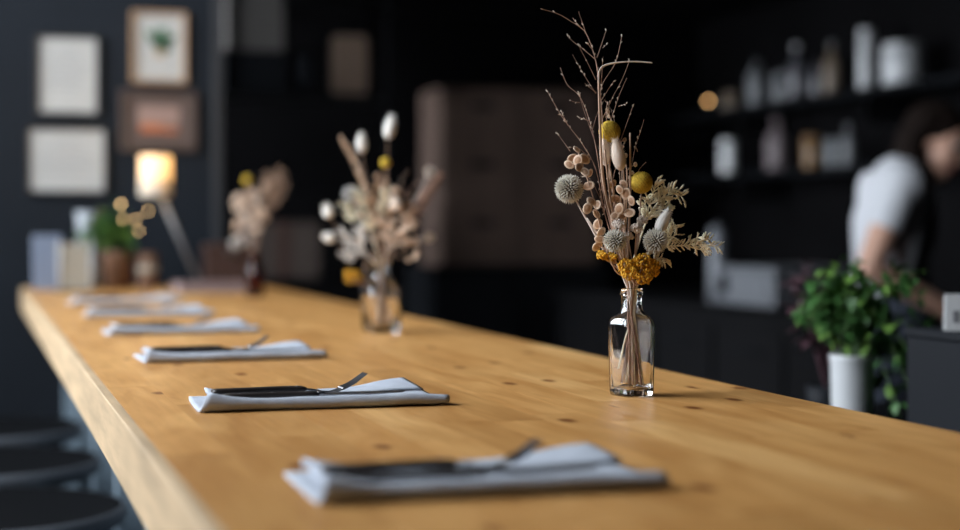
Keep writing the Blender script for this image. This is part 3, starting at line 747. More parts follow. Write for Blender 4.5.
# ------------------------------------------------------------------ gallery wall
def frame(x0, y0, x1, y1, fw, mf, ms, label, deco=None):
    # picture rectangle hung on the back wall: corners traced to the plane y = YB
    def wp(px, py):
        r = FWD + RGT * ((px - 480) / FPX) + UP * ((HOR - py) / FPX); t_ = (YB - .012) / r.y; return V((0, 0, CAMZ)) + r * t_
    a, c = wp(x0, y1), wp(x1, y0); w, h = c.x - a.x, c.z - a.z
    t = empty('picture_frame', (a.x + w / 2, YB, a.z), 0, label, 'picture', 'framed pictures on the gallery wall')
    b = MB()
    b.box((-w / 2, -.022, 0), (-w / 2 + fw, 0, h), ch=.002); b.box((w / 2 - fw, -.022, 0), (w / 2, 0, h), ch=.002)
    b.box((-w / 2 + fw, -.022, 0), (w / 2 - fw, 0, fw), ch=.002); b.box((-w / 2 + fw, -.022, h - fw), (w / 2 - fw, 0, h), ch=.002)
    b.build('moulding', mf, t, smooth=False)
    s = MB().box((-w / 2 + fw, -.012, fw), (w / 2 - fw, -.002, h - fw)).build('sheet', ms, t, smooth=False)
    if deco: deco(s, w, h, fw)
def lines(s, w, h, fw):
    n = int(h / .028)
    for i in range(2, n - 1):
        z = h - fw - i * .024; ww = (w / 2 - fw) * (.75 if i > 2 else .4)
        MB().box((-ww, -.0128, z), (ww * random.choice([.6, .9, 1]), -.0119, z + .004)).build('text_line', M['ink'], s, smooth=False)
def leaf_flat(b, c, ang, L, W, mi=0, y=-.0135):
    ca, sa = math.cos(ang), math.sin(ang); P = []
    for u, v in [(0, 0), (.3, .5), (.7, .42), (1, 0), (.7, -.42), (.3, -.5)]:
        P.append((c[0] + ca * u * L - sa * v * W, y, c[1] + sa * u * L + ca * v * W))
    P2 = [(p[0], y + .001, p[2]) for p in P]; n = 6
    b.add(P + P2, [tuple(reversed(range(n))), tuple(range(n, 2 * n))] + [(i, (i + 1) % n, n + (i + 1) % n, n + i) for i in range(n)], mi)
mg = mat('printed_green', (.05, .15, .07), .8); mt = mat('printed_tan', (.45, .32, .2), .8)
def plantprint(s, w, h, fw):
    b = MB(); r_ = random.Random(2)
    for i in range(12): leaf_flat(b, (r_.uniform(-.02, .02), h * .5 + r_.uniform(-.02, .03)), r_.uniform(.1, 3.0), .045, .022)
    b.build('printed_leaves', mg, s, smooth=False)
    b = MB(); b.box((-.015, -.0132, h * .36), (.018, -.0119, h * .47)); b.build('printed_pot', mt, s, smooth=False)
mo = mat('printed_orange', (.42, .13, .05), .8); mp_ = mat('printed_rose', (.30, .20, .17), .8)
def photoprint(s, w, h, fw):
    MB().box((-w * .27, -.0132, h * .42), (w * .27, -.0119, h * .74)).build('printed_sky', mp_, s, smooth=False)
    b = MB(); b.box((-w * .24, -.0138, h * .30), (w * .05, -.0119, h * .44)); b.box((w * .03, -.0138, h * .30), (w * .24, -.0119, h * .38)); b.build('printed_roofs', mo, s, smooth=False)
M['fw'] = mat('light_wood_frame', (.36, .22, .12), .5); M['fb'] = mat('walnut_frame', (.06, .04, .034), .5)
M['mat2'] = mat('taupe_mount', (.10, .07, .06), .8)
M['sheet'] = mat('certificate_paper', (.45, .45, .435), .7)
frame(35, 35.5, 99.5, 115, .012, M['winframe'], M['sheet'], 'upright white certificate in thin black frame, hung beside the light wood frame', lines)
frame(26, 127.5, 106.5, 193.5, .010, M['winframe'], M['sheet'], 'wide white certificate in thin black frame, hung below the upright certificate', lines)
frame(131.5, 12.5, 186.5, 82.5, .012, M['fw'], M['sheet'], 'light wood frame with a small green plant print on white', plantprint)
frame(120, 91, 197, 150.5, .020, M['fb'], M['mat2'], 'walnut frame with orange and rose picture, hung above the lit lamp', photoprint)

# ------------------------------------------------------------------ far end of the table: lamp, plant, cards
def base(px, py): p = on(px, py); return V((p.x, p.y, TOP))
lp = base(200, 287); lp.y = 5.05
M['lampm'] = mat('grey_lamp_metal', (.22, .22, .23), .5)
lamp = empty('desk_lamp', lp, 0, 'lit desk lamp with pale shade on a slanting arm, below the walnut frame', 'lamp')
dl = lp.dot(FWD)
sc_ = at(155.5, 176, dl - .03) - lp; sk = dl / FPX
MB().lathe([(0, .055), (.012, .055), (.016, .05), (.018, 0)], 28).build('base', M['potw'], lamp, merge=True)
a1 = sc_ + V((.015, 0, -.06))
MB().tube([(0, 0, .015), a1], .0075, 10).build('arm', M['lampm'], lamp)
MB().ball(a1, .011, 12, 8).build('joint', M['potw'], lamp)
M['shade'] = mat('lamp_shade_fabric', (.88, .82, .72), .9, **{'Transmission Weight': 0.0}); 
nt = M['shade'].node_tree; tr = nt.nodes.new('ShaderNodeBsdfTranslucent'); tr.inputs['Color'].default_value = (.92, .82, .64, 1)
mx = nt.nodes.new('ShaderNodeMixShader'); mx.inputs[0].default_value = .45
nt.links.new(nt.nodes['Principled BSDF'].outputs[0], mx.inputs[1]); nt.links.new(tr.outputs[0], mx.inputs[2]); nt.links.new(mx.outputs[0], nt.nodes['Material Output'].inputs[0])
hh = 20 * sk
MB().lathe([(-hh, .050), (hh, .048), (hh, .045), (-hh, .047), (-hh, .050)], 32, sc_, cap=False).build('lamp_shade', M['shade'], lamp)
bulb = MB().ball(sc_ + V((-.02, 0, -.005)), .024, 16, 10).build('bulb', glow('warm_bulb', (1, .78, .5), 4.5), lamp)
ld = bpy.data.lights.new('lamp_bulb_light', 'POINT'); ld.energy = 2.6; ld.color = (1, .68, .36); ld.shadow_soft_size = .02
lo = bpy.data.objects.new('lamp_bulb_light', ld); COL.objects.link(lo); lo.parent = lamp; lo.location = sc_ + V((-.02, 0, hh + .01))

pp_ = base(118, 289); pp_.y = 4.96
pl = empty('potted_plant', pp_, 0, 'small bushy green plant in brown clay pot beside the desk lamp', 'plant')
MB().lathe([(0, 0), (0, .038), (.10, .047), (.105, .050), (.115, .050), (.115, .044), (.10, .042), (.10, 0)], 28).build('pot', M['terracotta'], pl, merge=True)
MB().lathe([(.1005, 0), (.101, .0415)], 20).build('soil', M['soil'], pl)
def leafmesh(name, L, W, m, bend=.25):
    vs = []; fs = []
    prof = [(0, .02), (.2, .34), (.45, .5), (.7, .38), (.88, .18), (1, .0)]
    for u, w in prof:
        z = -bend * L * u * u
        vs += [(u * L, -w * W, z + .12 * W * (w * 2)), (u * L, 0, z), (u * L, w * W, z + .12 * W * (w * 2))]
    for i in range(len(prof) - 1):
        for j in range(2): fs.append((i * 3 + j, (i + 1) * 3 + j, (i + 1) * 3 + j + 1, i * 3 + j + 1))
    me = MB().add(vs, fs).mesh(name, m); return me, vs, fs
rr = random.Random(21); fo = MB(); stm = MB(); _, lv, lf = leafmesh('tmp', .045, .022, M['leaf'])
bpy.data.meshes.remove(_)
for i in range(26):
    a = rr.uniform(0, 6.28); r = rr.uniform(.02, .105); tip = V((r * math.cos(a) - .02, r * math.sin(a) * .8, .17 + rr.uniform(-.02, .085) - r * .5))
    cv = crom([(rr.uniform(-.02, .02), rr.uniform(-.02, .02), .10), tip * .6 + V((0, 0, .07)), tip], 5); stm.tube(cv, .0012, 4)
    for j in range(9):
        p = cv[rr.randrange(4, len(cv))]; q = V((rr.gauss(0, 1), rr.gauss(0, 1), rr.gauss(.2, .6))).normalized().to_track_quat('X', 'Z')
        fo.add([p + q @ V(v) for v in lv], lf, 0 if rr.random() < .8 else 1)
fo.build('foliage', [M['leaf'], M['leafb']], pl); stm.build('stems', M['stemg'], pl)
# fairy lights wound through the plant
fl = empty('fairy_lights', pp_ + V((.03, -.07, 0)), 0, 'few warm fairy lights hanging at the green plant beside the lamp', 'lights')
pts = [at(x, y, pp_.dot(FWD) - .11 + .01 * i) - fl.location for i, (x, y) in enumerate([(121, 204), (123, 219), (136, 219), (148, 211), (139, 231), (131, 205)])]
fw_ = glow('fairy_glow', (1, .66, .3), 10)
wire = MB().tube(crom([pts[0] + V((0, .06, .01))] + pts[:5] + [V((.02, .02, .004))], 5), .0007, 5).build('wire', M['blackmetal'], fl)
for i, p in enumerate(pts[:5]): MB().ball(p, .0032 if i else .0042, 8, 6).build('bulb', fw_, fl)

def slab(name, p, w, d, h, m, label, cat, tilt=0, rz=0, ch=.002):
    o = MB().box((-w / 2, 0, 0), (w / 2, d, h), ch=ch).build(name, m, None, p, (tilt, 0, rz), smooth=False); tag(o, label, cat); return o
M['palebl'] = mat('pale_blue_card', (.22, .265, .36), .6)
q = base(47, 289); q.y = 4.93
slab('sign_board', q, .085, .012, .165, M['palebl'], 'pale blue upright board standing at the table corner', 'sign', -.12, .1)
q = base(74, 291); q.y = 4.80
t = empty('menu_stand', q, .15, 'cream menu card leaning in a small stand beside the pale blue board', 'menu')
MB().box((-.045, 0, .004), (.045, .004, .145), ch=.001).build('card', M['cream'], t, rot=(-.25, 0, 0), smooth=False)
MB().box((-.048, -.012, 0), (.048, .05, .006), ch=.001).build('foot', M['brownwood'], t, smooth=False)
for sx in (-1, 1): MB().tube([(sx * .046, .0, .004), (sx * .046 + .01, .034, .15)], .003, 6).build('rod', M['potw'], t)
q = base(84, 286); q.y = 5.09
M['jugm'] = mat('pale_stoneware', (.36, .39, .42), .4)
jug = empty('jug', q, 0, 'tall pale jug standing behind the cream menu card', 'jug')
MB().lathe([(0, 0), (0, .036), (.02, .042), (.09, .040), (.15, .031), (.20, .030), (.235, .036), (.235, .032), (.20, .026), (.15, .027), (.02, .036), (.012, 0)], 28).build('body', M['jugm'], jug, merge=True)
hp = crom([(.034, 0, .20), (.065, 0, .18), (.066, 0, .11), (.041, 0, .075)], 6); MB().tube(hp, .005, 8).build('handle', M['jugm'], jug)
q = base(148, 289); q.y = 4.94
cup = empty('tumbler', q, 0, 'small brown tumbler between the clay pot and the lamp foot', 'cup')
MB().lathe([(0, 0), (0, .026), (.005, .029), (.11, .034), (.11, .031), (.008, .026), (.006, 0)], 24).build('body', M['terracotta'], cup, merge=True)
MB().lathe([(.05, .0315), (.05, .0325), (.07, .0337), (.07, .0327)], 24, cap=False).build('band', M['cream'], cup)
q = base(236, 288); q.y = 5.07
t = empty('wooden_box', q, 0, 'dark red-brown box with lid standing behind the brown bottle', 'box')
MB().box((-.075, -.06, 0), (.075, .06, .11), ch=.003).build('body', M['redbrown'], t, smooth=False)
MB().box((-.079, -.064, .108), (.079, .064, .135), ch=.003).build('lid', M['redbrown'], t, smooth=False)
MB().box((-.012, -.070, .09), (.012, -.062, .118), ch=.002).build('clasp', M['steel'], t, smooth=False)
q = on(216, 293); q.z = TOP; 
M['pinkc'] = mat('mauve_book_cloth', (.20, .14, .14), .7)
M['mauvep'] = mat('mauve_page_edges', (.26, .20, .20), .8)
t = empty('book', (q.x, q.y, TOP), .02, 'closed mauve book lying flat beside the brown bottle', 'book')
MB().box((-.105, 0, 0), (.105, .15, .003), ch=.001).build('cover', M['pinkc'], t, smooth=False)
MB().box((-.105, 0, .027), (.105, .15, .030), ch=.001).build('cover', M['pinkc'], t, smooth=False)
MB().box((-.105, .147, 0), (.105, .150, .030), ch=.001).build('spine', M['pinkc'], t, smooth=False)
MB().box((-.101, .004, .003), (.101, .148, .027)).build('pages', M['mauvep'], t, smooth=False)

# ------------------------------------------------------------------ counter behind the table: charcoal box, card, herbs
CZ = .90
ct = empty('service_counter', (1.6, 2.0, 0), 0, 'low black service counter standing behind the bar table', 'counter')
MB().box((-.30, -.75, .08), (.30, .72, CZ - .03), ch=.003).build('body', M['blackmetal'], ct, smooth=False)
MB().box((-.33, -.78, CZ - .03), (.33, .75, CZ), ch=.004).build('worktop', M['black'], ct, smooth=False)
MB().box((-.27, -.72, 0), (.27, .69, .08)).build('plinth', M['black'], ct, smooth=False)
for k in range(3): 
    d_ = MB().box((-.315, -.73 + k * .48, .10), (-.30, -.27 + k * .48, CZ - .05), ch=.003).build('door', M['blackmetal'], ct, smooth=False)
    MB().tube([(-.328, -.35 + k * .48, .60), (-.328, -.35 + k * .48, .74)], .006, 8).build('handle', M['steel'], d_)
bx_z = CAMZ - (327 - HOR) / FPX * 2.45; bz = bx_z - CZ; p = at(903, 327, 2.45)       # its far corner
t = empty('charcoal_box', (p.x + .15, p.y - .24, CZ), 0, 'charcoal display box on the black counter, carrying a small white card', 'box')
MB().box((-.147, -.237, 0), (.147, .237, bz - .012), ch=.004).build('body', M['charcoal'], t, smooth=False)
MB().box((-.15, -.24, bz - .014), (.15, .24, bz), ch=.003).build('lid', M['charcoal'], t, smooth=False)
p2 = at(967, 331, 2.36)
t = empty('place_card', (p2.x, p2.y, bx_z), -TH, 'small white card standing on the charcoal box', 'card')
MB().box((-.031, 0, 0), (.031, .0015, .055)).build('front_leaf', M['white'], t, rot=(-.14, 0, 0), smooth=False)
MB().box((-.031, .0, 0), (.031, .0015, .0545)).build('back_leaf', M['white'], t, loc=(0, .015, 0), rot=(.14, 0, 0), smooth=False)
MB().box((-.020, -.0008, .012), (-.010, .0, .030)).build('mark', M['ink'], t, rot=(-.14, 0, 0), smooth=False)

pc = at(858, 385, 2.70); pc.z = CZ
hb = empty('potted_herb', pc, 0, 'bushy green herb spilling out of a pale pot on the black counter', 'plant')
MB().lathe([(0, 0), (0, .033), (.005, .035), (.118, .037), (.122, .039), (.128, .039), (.128, .035), (.11, .034), (.11, 0)], 32).build('pot', M['potw'], hb, loc=-RGT * .009, merge=True)
MB().lathe([(.1105, 0), (.111, .0335)], 20).build('soil', M['soil'], hb, loc=-RGT * .009)
LM = [leafmesh('leaf', .034, .021, M['leaf'])[0], leafmesh('leaf', .030, .020, M['leaf'], .5)[0], leafmesh('leaf', .032, .022, M['leafb'])[0]]
rr = random.Random(5); stm = MB(); sp = []
hk = 2.7 / FPX
for i in range(60):
    x = rr.uniform(-56, 72)
    if x > 2: top = 262 + rr.uniform(0, 150)
    elif x < -28: top = 278 + rr.uniform(0, 60)
    else: top = 256 + rr.uniform(0, 85)
    tip = RGT * (x * hk) + FWD * rr.uniform(-.085, .05) + UP * (CAMZ - (top - HOR) * hk - CZ)
    s0 = V((rr.uniform(-.022, .022), rr.uniform(-.022, .022), .11))
    mid = (s0 + tip) / 2 + V((0, 0, .05 + .02 * rr.random())) ; mid.z = max(mid.z, .15)
    cv = crom([s0, mid, tip], 7); stm.tube(cv, taper(len(cv), .0016, .0008), 5); sp.append(cv)
for cv in sp[:]:
    for j in range(5):
        k = rr.randrange(6, len(cv)); p = cv[k]; d_ = V((rr.gauss(0, 1), rr.gauss(0, 1), rr.gauss(.1, .6))).normalized()
        o = link('leaf', LM[rr.choice([0, 0, 1, 1, 1, 2])], hb, p); s_ = rr.uniform(.7, 1.15); o.scale = (s_, s_, s_); o.rotation_euler = d_.to_track_quat('X', 'Z').to_euler()
stm.build('stems', M['stemg'], hb)
sml = MB(); _, lv, lf = leafmesh('tmp', .020, .012, M['leaf']); bpy.data.meshes.remove(_)
for i in range(620):
    cv = rr.choice(sp); p = cv[rr.randrange(5, len(cv))] + V((rr.gauss(0, .011), rr.gauss(0, .011), rr.gauss(0, .012)))
    if p.z < .01 or (p.z < .125 and (p.x ** 2 + p.y ** 2) < .045 ** 2): continue
    q = V((rr.gauss(0, 1), rr.gauss(0, 1), rr.gauss(0, .7))).normalized().to_track_quat('X', 'Z')
    sml.add([p + q @ V(v) for v in lv], lf, 1 if rr.random() < .2 else 0)
sml.build('small_leaves', [M['leaf'], M['leafb']], hb)['kind'] = 'stuff'
pc2 = at(822, 360, 3.05); pc2.z = 0
# purple-leaved plant on its own stand behind the counter
pc2 = at(826, 330, 2.86); pc2 = V((max(pc2.x, 1.40), pc2.y, CZ))
pv = empty('purple_plant', pc2, 0, 'dark purple-leaved plant growing behind the green herb', 'plant')
MB().lathe([(0, 0), (0, .032), (.06, .036), (.06, .032), (.05, .031), (.05, 0)], 24).build('pot', M['charcoal'], pv, merge=True)
MB().lathe([(.0505, 0), (.051, .030)], 16).build('soil', M['soil'], pv)
LP = leafmesh('leaf', .038, .020, M['leafp'])[0]; stm = MB()
for i in range(14):
    a = rr.uniform(0, 6.28); r = rr.uniform(.01, .065); tip = RGT * (r * math.cos(a) - .02) + FWD * r * math.sin(a) + UP * rr.uniform(.17, .285)
    cv = crom([V((0, 0, .05)), tip * .5 + V((0, 0, .04)), tip], 6); stm.tube(cv, .0014, 5)
    for j in range(6):
        p = cv[rr.randrange(5, len(cv))]; d_ = V((rr.gauss(0, 1), rr.gauss(0, 1), rr.gauss(.1, .6))).normalized()
        o = link('leaf', LP, pv, p); o.rotation_euler = d_.to_track_quat('X', 'Z').to_euler()
stm.build('stems', M['leafp'], pv)

# ------------------------------------------------------------------ the kitchen
kc = empty('kitchen_counter', (3.45, 5.6, 0), 0, 'long dark kitchen counter along the shelved wall', 'counter')
MB().box((-.47, -2.6, .08), (.62, 2.4, CZ - .04)).build('body', M['blackmetal'], kc, smooth=False)
MB().box((-.50, -2.63, CZ - .04), (.62, 2.43, CZ), ch=.004).build('worktop', M['blackmetal'], kc, smooth=False)
for k in range(8):
    d_ = MB().box((-.488, -2.58 + k * .62, .12), (-.47, -2.0 + k * .62, CZ - .08), ch=.003).build('door', M['blackmetal'], kc, smooth=False)
    MB().tube([(-.503, -2.45 + k * .62, .74), (-.503, -2.15 + k * .62, .74)], .007, 8).build('handle', M['black'], d_)
p = at(748, 313, 6.35); 
ap = empty('steel_appliance', (p.x + .2, p.y + .05, CZ), -TH * .0, 'low stainless steel appliance on the dark kitchen counter', 'appliance')
MB().box((-.20, -.26, .02), (.22, .22, .175), ch=.008).build('housing', M['inox'], ap, smooth=False)
MB().box((-.208, -.22, .045), (-.198, .10, .15), ch=.003).build('front_panel', M['inox'], ap, smooth=False)
MB().box((-.206, .13, .06), (-.198, .20, .14), ch=.002).build('control_plate', M['black'], ap, smooth=False)
for sx in (-.16, .18):
    for sy in (-.22, .18): MB().lathe([(0, .018), (.022, .018)], 12, (sx, sy, 0)).build('foot', M['black'], ap)

XS = 3.90
SH = [(1.85, .147), (1.512, .064)]
for k, (z, sl) in enumerate(SH):
    t = empty('wall_shelf', (XS + .02, 6.6, z - .03), 0, ['upper', 'lower'][k] + ' dark kitchen shelf carrying bottles and jars', 'shelf')
    MB().box((-.16, -1.9, 0), (.16, 1.85, .03), ch=.003).build('board', M['black'], t, smooth=False)
    for y in (-1.5, -.3, .9, 1.7): MB().box((-.12, y - .01, -.12), (.16, y + .01, 0)).build('bracket', M['blackmetal'], t, smooth=False)
def shelfpt(px, z):          # where the ray through a column meets the shelf's centre line
    r = FWD + RGT * ((px - 480) / FPX); t_ = XS / r.x; return V((XS, r.y * t_, z)), t_
def shelf_bottle(px, wpx, ytop, k, m, label, kind='bottle', capm='black'):
    z = SH[k][0]; p, d = shelfpt(px, z); h = CAMZ + (HOR - ytop) / FPX * d - z; r = wpx / 2 / FPX * d
    t = empty(kind, p, 0, label, kind.split('_')[-1], 'bottles and jars on the kitchen shelves')
    if kind == 'bottle':
        MB().lathe([(0, 0), (0, r * .9), (.006, r), (h * .58, r), (h * .68, r * .8), (h * .75, r * .42), (h * .93, r * .36), (h * .93, 0)], 24).build('body', m, t, merge=True)
        MB().lathe([(h * .90, r * .42), (h, r * .42), (h, 0)], 16).build('cap', M[capm], t)
    else:
        MB().lathe([(0, 0), (0, r * .93), (.006, r), (h * .80, r), (h * .85, r * .9), (h * .85, 0)], 24).build('body', m, t, merge=True)
        MB().lathe([(h * .84, r * .97), (h * .98, r * .97), (h, r * .9), (h, 0)], 24).build('lid', M[capm], t)
    return t
M['kgrey'] = mat('grey_ceramic', (.085, .09, .097), .4); M['kwhite'] = mat('white_ceramic', (.30, .31, .32), .4); M['kbright'] = mat('white_glaze', (.55, .57, .58), .4); M['kdark'] = mat('dark_glass', (.06, .06, .07), .2)
M['kamber'] = mat('amber_glaze', (.11, .055, .015), .35); M['kpink'] = mat('dusty_pink_ceramic', (.10, .08, .085), .5); M['kbrown'] = mat('tan_ceramic', (.09, .066, .045), .5)
shelf_bottle(731, 18, 92, 0, M['kbrown'], 'small tan jar at the far end of the upper shelf', 'jar', 'kbrown')
shelf_bottle(757, 20, 56, 0, M['kgrey'], 'grey bottle beside the small tan jar on the upper shelf')
shelf_bottle(781, 18, 73, 0, M['kgrey'], 'squat grey jar on the upper shelf', 'jar', 'kgrey')
shelf_bottle(796, 15, 44, 0, M['kdark'], 'dark bottle with a shiny white cap on the upper shelf', 'bottle', 'kwhite')
shelf_bottle(816, 13, 58, 0, M['kdark'], 'slim dark bottle with dark cap on the upper shelf')
shelf_bottle(832, 17, 42, 0, M['kbrown'], 'tan bottle with a grey cap on the upper shelf', 'bottle', 'kgrey')
shelf_bottle(866, 15, 29, 0, M['kwhite'], 'tall slim white canister on the upper shelf', 'canister', 'kwhite')
shelf_bottle(902, 40, 44, 0, M['kwhite'], 'wide white canister on the upper shelf', 'canister', 'kwhite')
shelf_bottle(728, 15, 140, 1, M['kbright'], 'bright white jar at the far end of the lower shelf', 'jar', 'kbright')
shelf_bottle(777, 22, 118, 1, M['kpink'], 'dusty pink bottle on the lower shelf', 'bottle', 'kpink')
shelf_bottle(812, 19, 136, 1, M['kamber'], 'amber glazed jar on the lower shelf', 'jar', 'kamber')
shelf_bottle(833, 16, 139, 1, M['kgrey'], 'grey jar beside the amber jar on the lower shelf', 'jar', 'kgrey')
shelf_bottle(848, 13, 124, 1, M['kgrey'], 'slim grey bottle beside the grey jar on the lower shelf', 'bottle', 'kgrey')
# small glowing amber ball on a cord
p = at(708.5, 101, 7.6)
t = empty('glowing_amber_ball', (p.x, p.y, p.z), 0, 'tiny glowing amber ball hanging beside the upper kitchen shelf', 'light')
MB().ball((0, 0, 0), .010, 12, 8).build('bulb', glow('amber_glow', (1, .55, .22), 5.0), t)
MB().lathe([(.009, .006), (.03, .006), (.032, 0)], 12).build('socket', M['black'], t)
MB().tube([(0, 0, .03), (0, 0, 2.42 - p.z)], .002, 6).build('cord', M['black'], t)
# steel jug on the counter
p = at(718, 240, 7.0); p.z = CZ
t = empty('steel_canister', (max(3.05, p.x), p.y, CZ), 0, 'tall steel canister on the dark kitchen counter', 'canister')
MB().lathe([(0, 0), (0, .04), (.005, .043), (.30, .043), (.31, .036), (.31, 0)], 24).build('body', M['inox'], t, merge=True)
MB().lathe([(.308, .038), (.33, .036), (.335, .01), (.35, .01), (.352, 0)], 24).build('lid', M['inox'], t)

# brown cupboard against the far wall on a dark base
p0 = at(419, 265, 7.75); p1 = at(592, 265, 7.3)
cx0, cx1 = 2.36, 3.24; ycb = 8.1
t = empty('base_cabinet', ((cx0 + cx1) / 2, ycb + .2, 0), 0, 'black base cabinet under the brown cupboard', 'cabinet')
MB().box((-.50, -.24, .0), (.50, .28, 1.02), ch=.004).build('body', M['black'], t, smooth=False)
for sx in (-1, 1):
    d_ = MB().box((min(0, sx * .49) + .004, -.256, .08), (max(0, sx * .49) - .004, -.24, .98), ch=.002).build('door', M['black'], t, smooth=False)
    MB().tube([(sx * .04, -.268, .6), (sx * .04, -.268, .8)], .006, 8).build('handle', M['blackmetal'], d_)
t = empty('brown_cupboard', ((cx0 + cx1) / 2, ycb + .2, 1.02), 0, 'large brown cupboard with cut-out drawer pulls on the black base cabinet', 'cupboard')
W_ = cx1 - cx0
MB().box((-W_ / 2, -.20, 0), (W_ / 2, .22, .95), ch=.004).build('carcass', M['brownwood'], t, smooth=False)
for r_ in range(3):
    for c_ in range(2):
        x0 = -W_ / 2 + .012 + c_ * W_ / 2; z0 = .012 + r_ * .31
        d_ = MB().box((x0, -.216, z0), (x0 + W_ / 2 - .02, -.20, z0 + .298), ch=.003).build('drawer', M['brownwood'], t, smooth=False)
        MB().box((x0 + W_ / 4 - .07, -.2175, z0 + .20), (x0 + W_ / 4 + .05, -.214, z0 + .235), ch=.001).build('cutout_pull', M['black'], d_, smooth=False)
# storage rack with boxes, seen past the end of the gallery wall
rk = empty('storage_rack', (1.55, 7.9, 0), 0, 'dark metal storage rack standing beyond the gallery wall', 'rack')
for sx in (-.42, .42):
    for sy in (-.2, .2): MB().box((sx - .015, sy - .015, 0), (sx + .015, sy + .015, 2.6)).build('post', M['blackmetal'], rk, smooth=False)
for z in (.4, .95, 1.4, 1.86): MB().box((-.42, -.21, z), (.42, .21, z + .025)).build('shelf', M['blackmetal'], rk, smooth=False)
zs = 1.885
def onrack(px, d=7.95): return at(px, 200, d)
M['kraft'] = mat('kraft_paper', (.10, .066, .046), .8, vary=.1)
M['greybx'] = mat('grey_box_board', (.045, .041, .038), .7)
t = empty('paper_bag', (1.80, 7.85, zs), 0, 'standing brown paper bag on the top of the storage rack', 'bag')
MB().box((-.085, -.06, 0), (.085, .06, .27), ch=.004).build('body', M['kraft'], t, smooth=False)
MB().box((-.080, -.056, .27), (.080, .056, .30)).build('folded_top', M['kraft'], t, smooth=False)
t = empty('storage_box', (1.31, 7.85, zs), 0, 'grey storage box with lid and black tray on the top of the storage rack', 'box')
MB().box((-.14, -.12, .20), (.14, .12, .62), ch=.004).build('body', M['greybx'], t, smooth=False)
MB().box((-.145, -.125, .60), (.145, .125, .66), ch=.004).build('lid', M['greybx'], t, smooth=False)
MB().box((-.15, -.13, 0), (.15, .13, .20), ch=.004).build('tray', M['black'], t, smooth=False)
t = empty('storage_tin', (1.56, 7.82, zs), 0, 'dark round tin between the grey box and the paper bag', 'tin')
MB().lathe([(0, 0), (0, .07), (.2, .07), (.2, 0)], 28).build('body', M['charcoal'], t, merge=True)
MB().lathe([(.19, .073), (.225, .073), (.228, .06), (.228, 0)], 28).build('lid', M['blackmetal'], t)
t = empty('storage_box', (1.45, 7.88, .975), 0, 'brown carton on the middle of the storage rack', 'box')
MB().box((-.18, -.15, 0), (.18, .15, .28), ch=.003).build('body', mat('dark_carton', (.05, .035, .028), .8), t, smooth=False)
MB().box((-.03, -.1515, 0), (.03, .1515, .2815)).build('tape', M['redbrown'], t, smooth=False)

# ------------------------------------------------------------------ the person at the kitchen counter
PB = at(872, 300, 5.0); PB.z = 0
HX, HS = RGT.copy(), -FWD                        # a: forward of the person, b: towards the table side
def P(a, b, z): return HX * a + HS * b + UP * z
person = empty('person', PB, 0, 'person in white t-shirt and black apron bent over the kitchen counter', 'person')
def capsule(mb, pts, rs, n=14, flat=None):
    pts = [V(p) for p in pts]; c = crom(pts, 4) if len(pts) > 2 else [pts[0].lerp(pts[1], i / 4) for i in range(5)]
    k = len(c); R = []
    for i in range(k):
        u = i / (k - 1) * (len(rs) - 1); j = min(int(u), len(rs) - 2); R.append(rs[j] + (rs[j + 1] - rs[j]) * (u - j))
    mb.tube(c, R, n); mb.ball(c[0], R[0], n, 8); mb.ball(c[-1], R[-1], n, 8)
def remesh(mb, name, m, vox, parent, smooth=6, fac=.5):
    me = mb.mesh(name, m); o = link(name, me, None)
    r = o.modifiers.new('r', 'REMESH'); r.mode = 'VOXEL'; r.voxel_size = vox; r.use_smooth_shade = True
    s = o.modifiers.new('s', 'SMOOTH'); s.iterations = smooth; s.factor = fac
    dg = bpy.context.evaluated_depsgraph_get(); dg.update()
    me2 = bpy.data.meshes.new_from_object(o.evaluated_get(dg)); bpy.data.objects.remove(o)
    me2.name = name; me2.materials.clear(); me2.materials.append(m)
    me2.polygons.foreach_set('use_smooth', [True] * len(me2.polygons))
    return link(name, me2, parent)
hip = (-.06, 0, .93)
HD = V((.20, .0, 1.50)); TI = .42                    # head centre, pitch down
hf = V((math.cos(TI), 0, -math.sin(TI))); hu = V((math.sin(TI), 0, math.cos(TI)))
HYC, HYS = math.cos(.6), math.sin(.6)           # head turned a little towards the table
def H(f, s, u):
    f, s = f * HYC - s * HYS, f * HYS + s * HYC
    q = HD + hf * f + hu * u; return P(q.x, s, q.z)
def torso(mb, g=0.0):
    for s in (-1, 1):
        capsule(mb, [P(.05, s * .07, .93), P(.05, s * .055, 1.10), P(.055, s * .065, 1.25), P(.08, s * .075, 1.34)], [.098 + g, .075 + g, .085 + g, .075 + g])
    capsule(mb, [P(.05, 0, .95), P(.055, 0, 1.15), P(.075, 0, 1.33)], [.095 + g, .083 + g, .085 + g])
    capsule(mb, [P(.07, -.14, 1.36), P(.085, 0, 1.385), P(.06, .14, 1.36)], [.058 + g, .065 + g, .058 + g])
def arm(mb, s, g=0.0, upto=3):
    sh = P(.05, s * .155, 1.365); el = P(-.062 if s > 0 else .06, s * .215, 1.115); wr = P(.215, s * .14, .975)
    capsule(mb, [sh, sh.lerp(el, .5), el], [.052 + g, .045 + g, .038 + g])
    if upto > 2: capsule(mb, [el, el.lerp(wr, .45), wr], [.038, .036, .025])
    return sh, el, wr
body = MB(); torso(body)
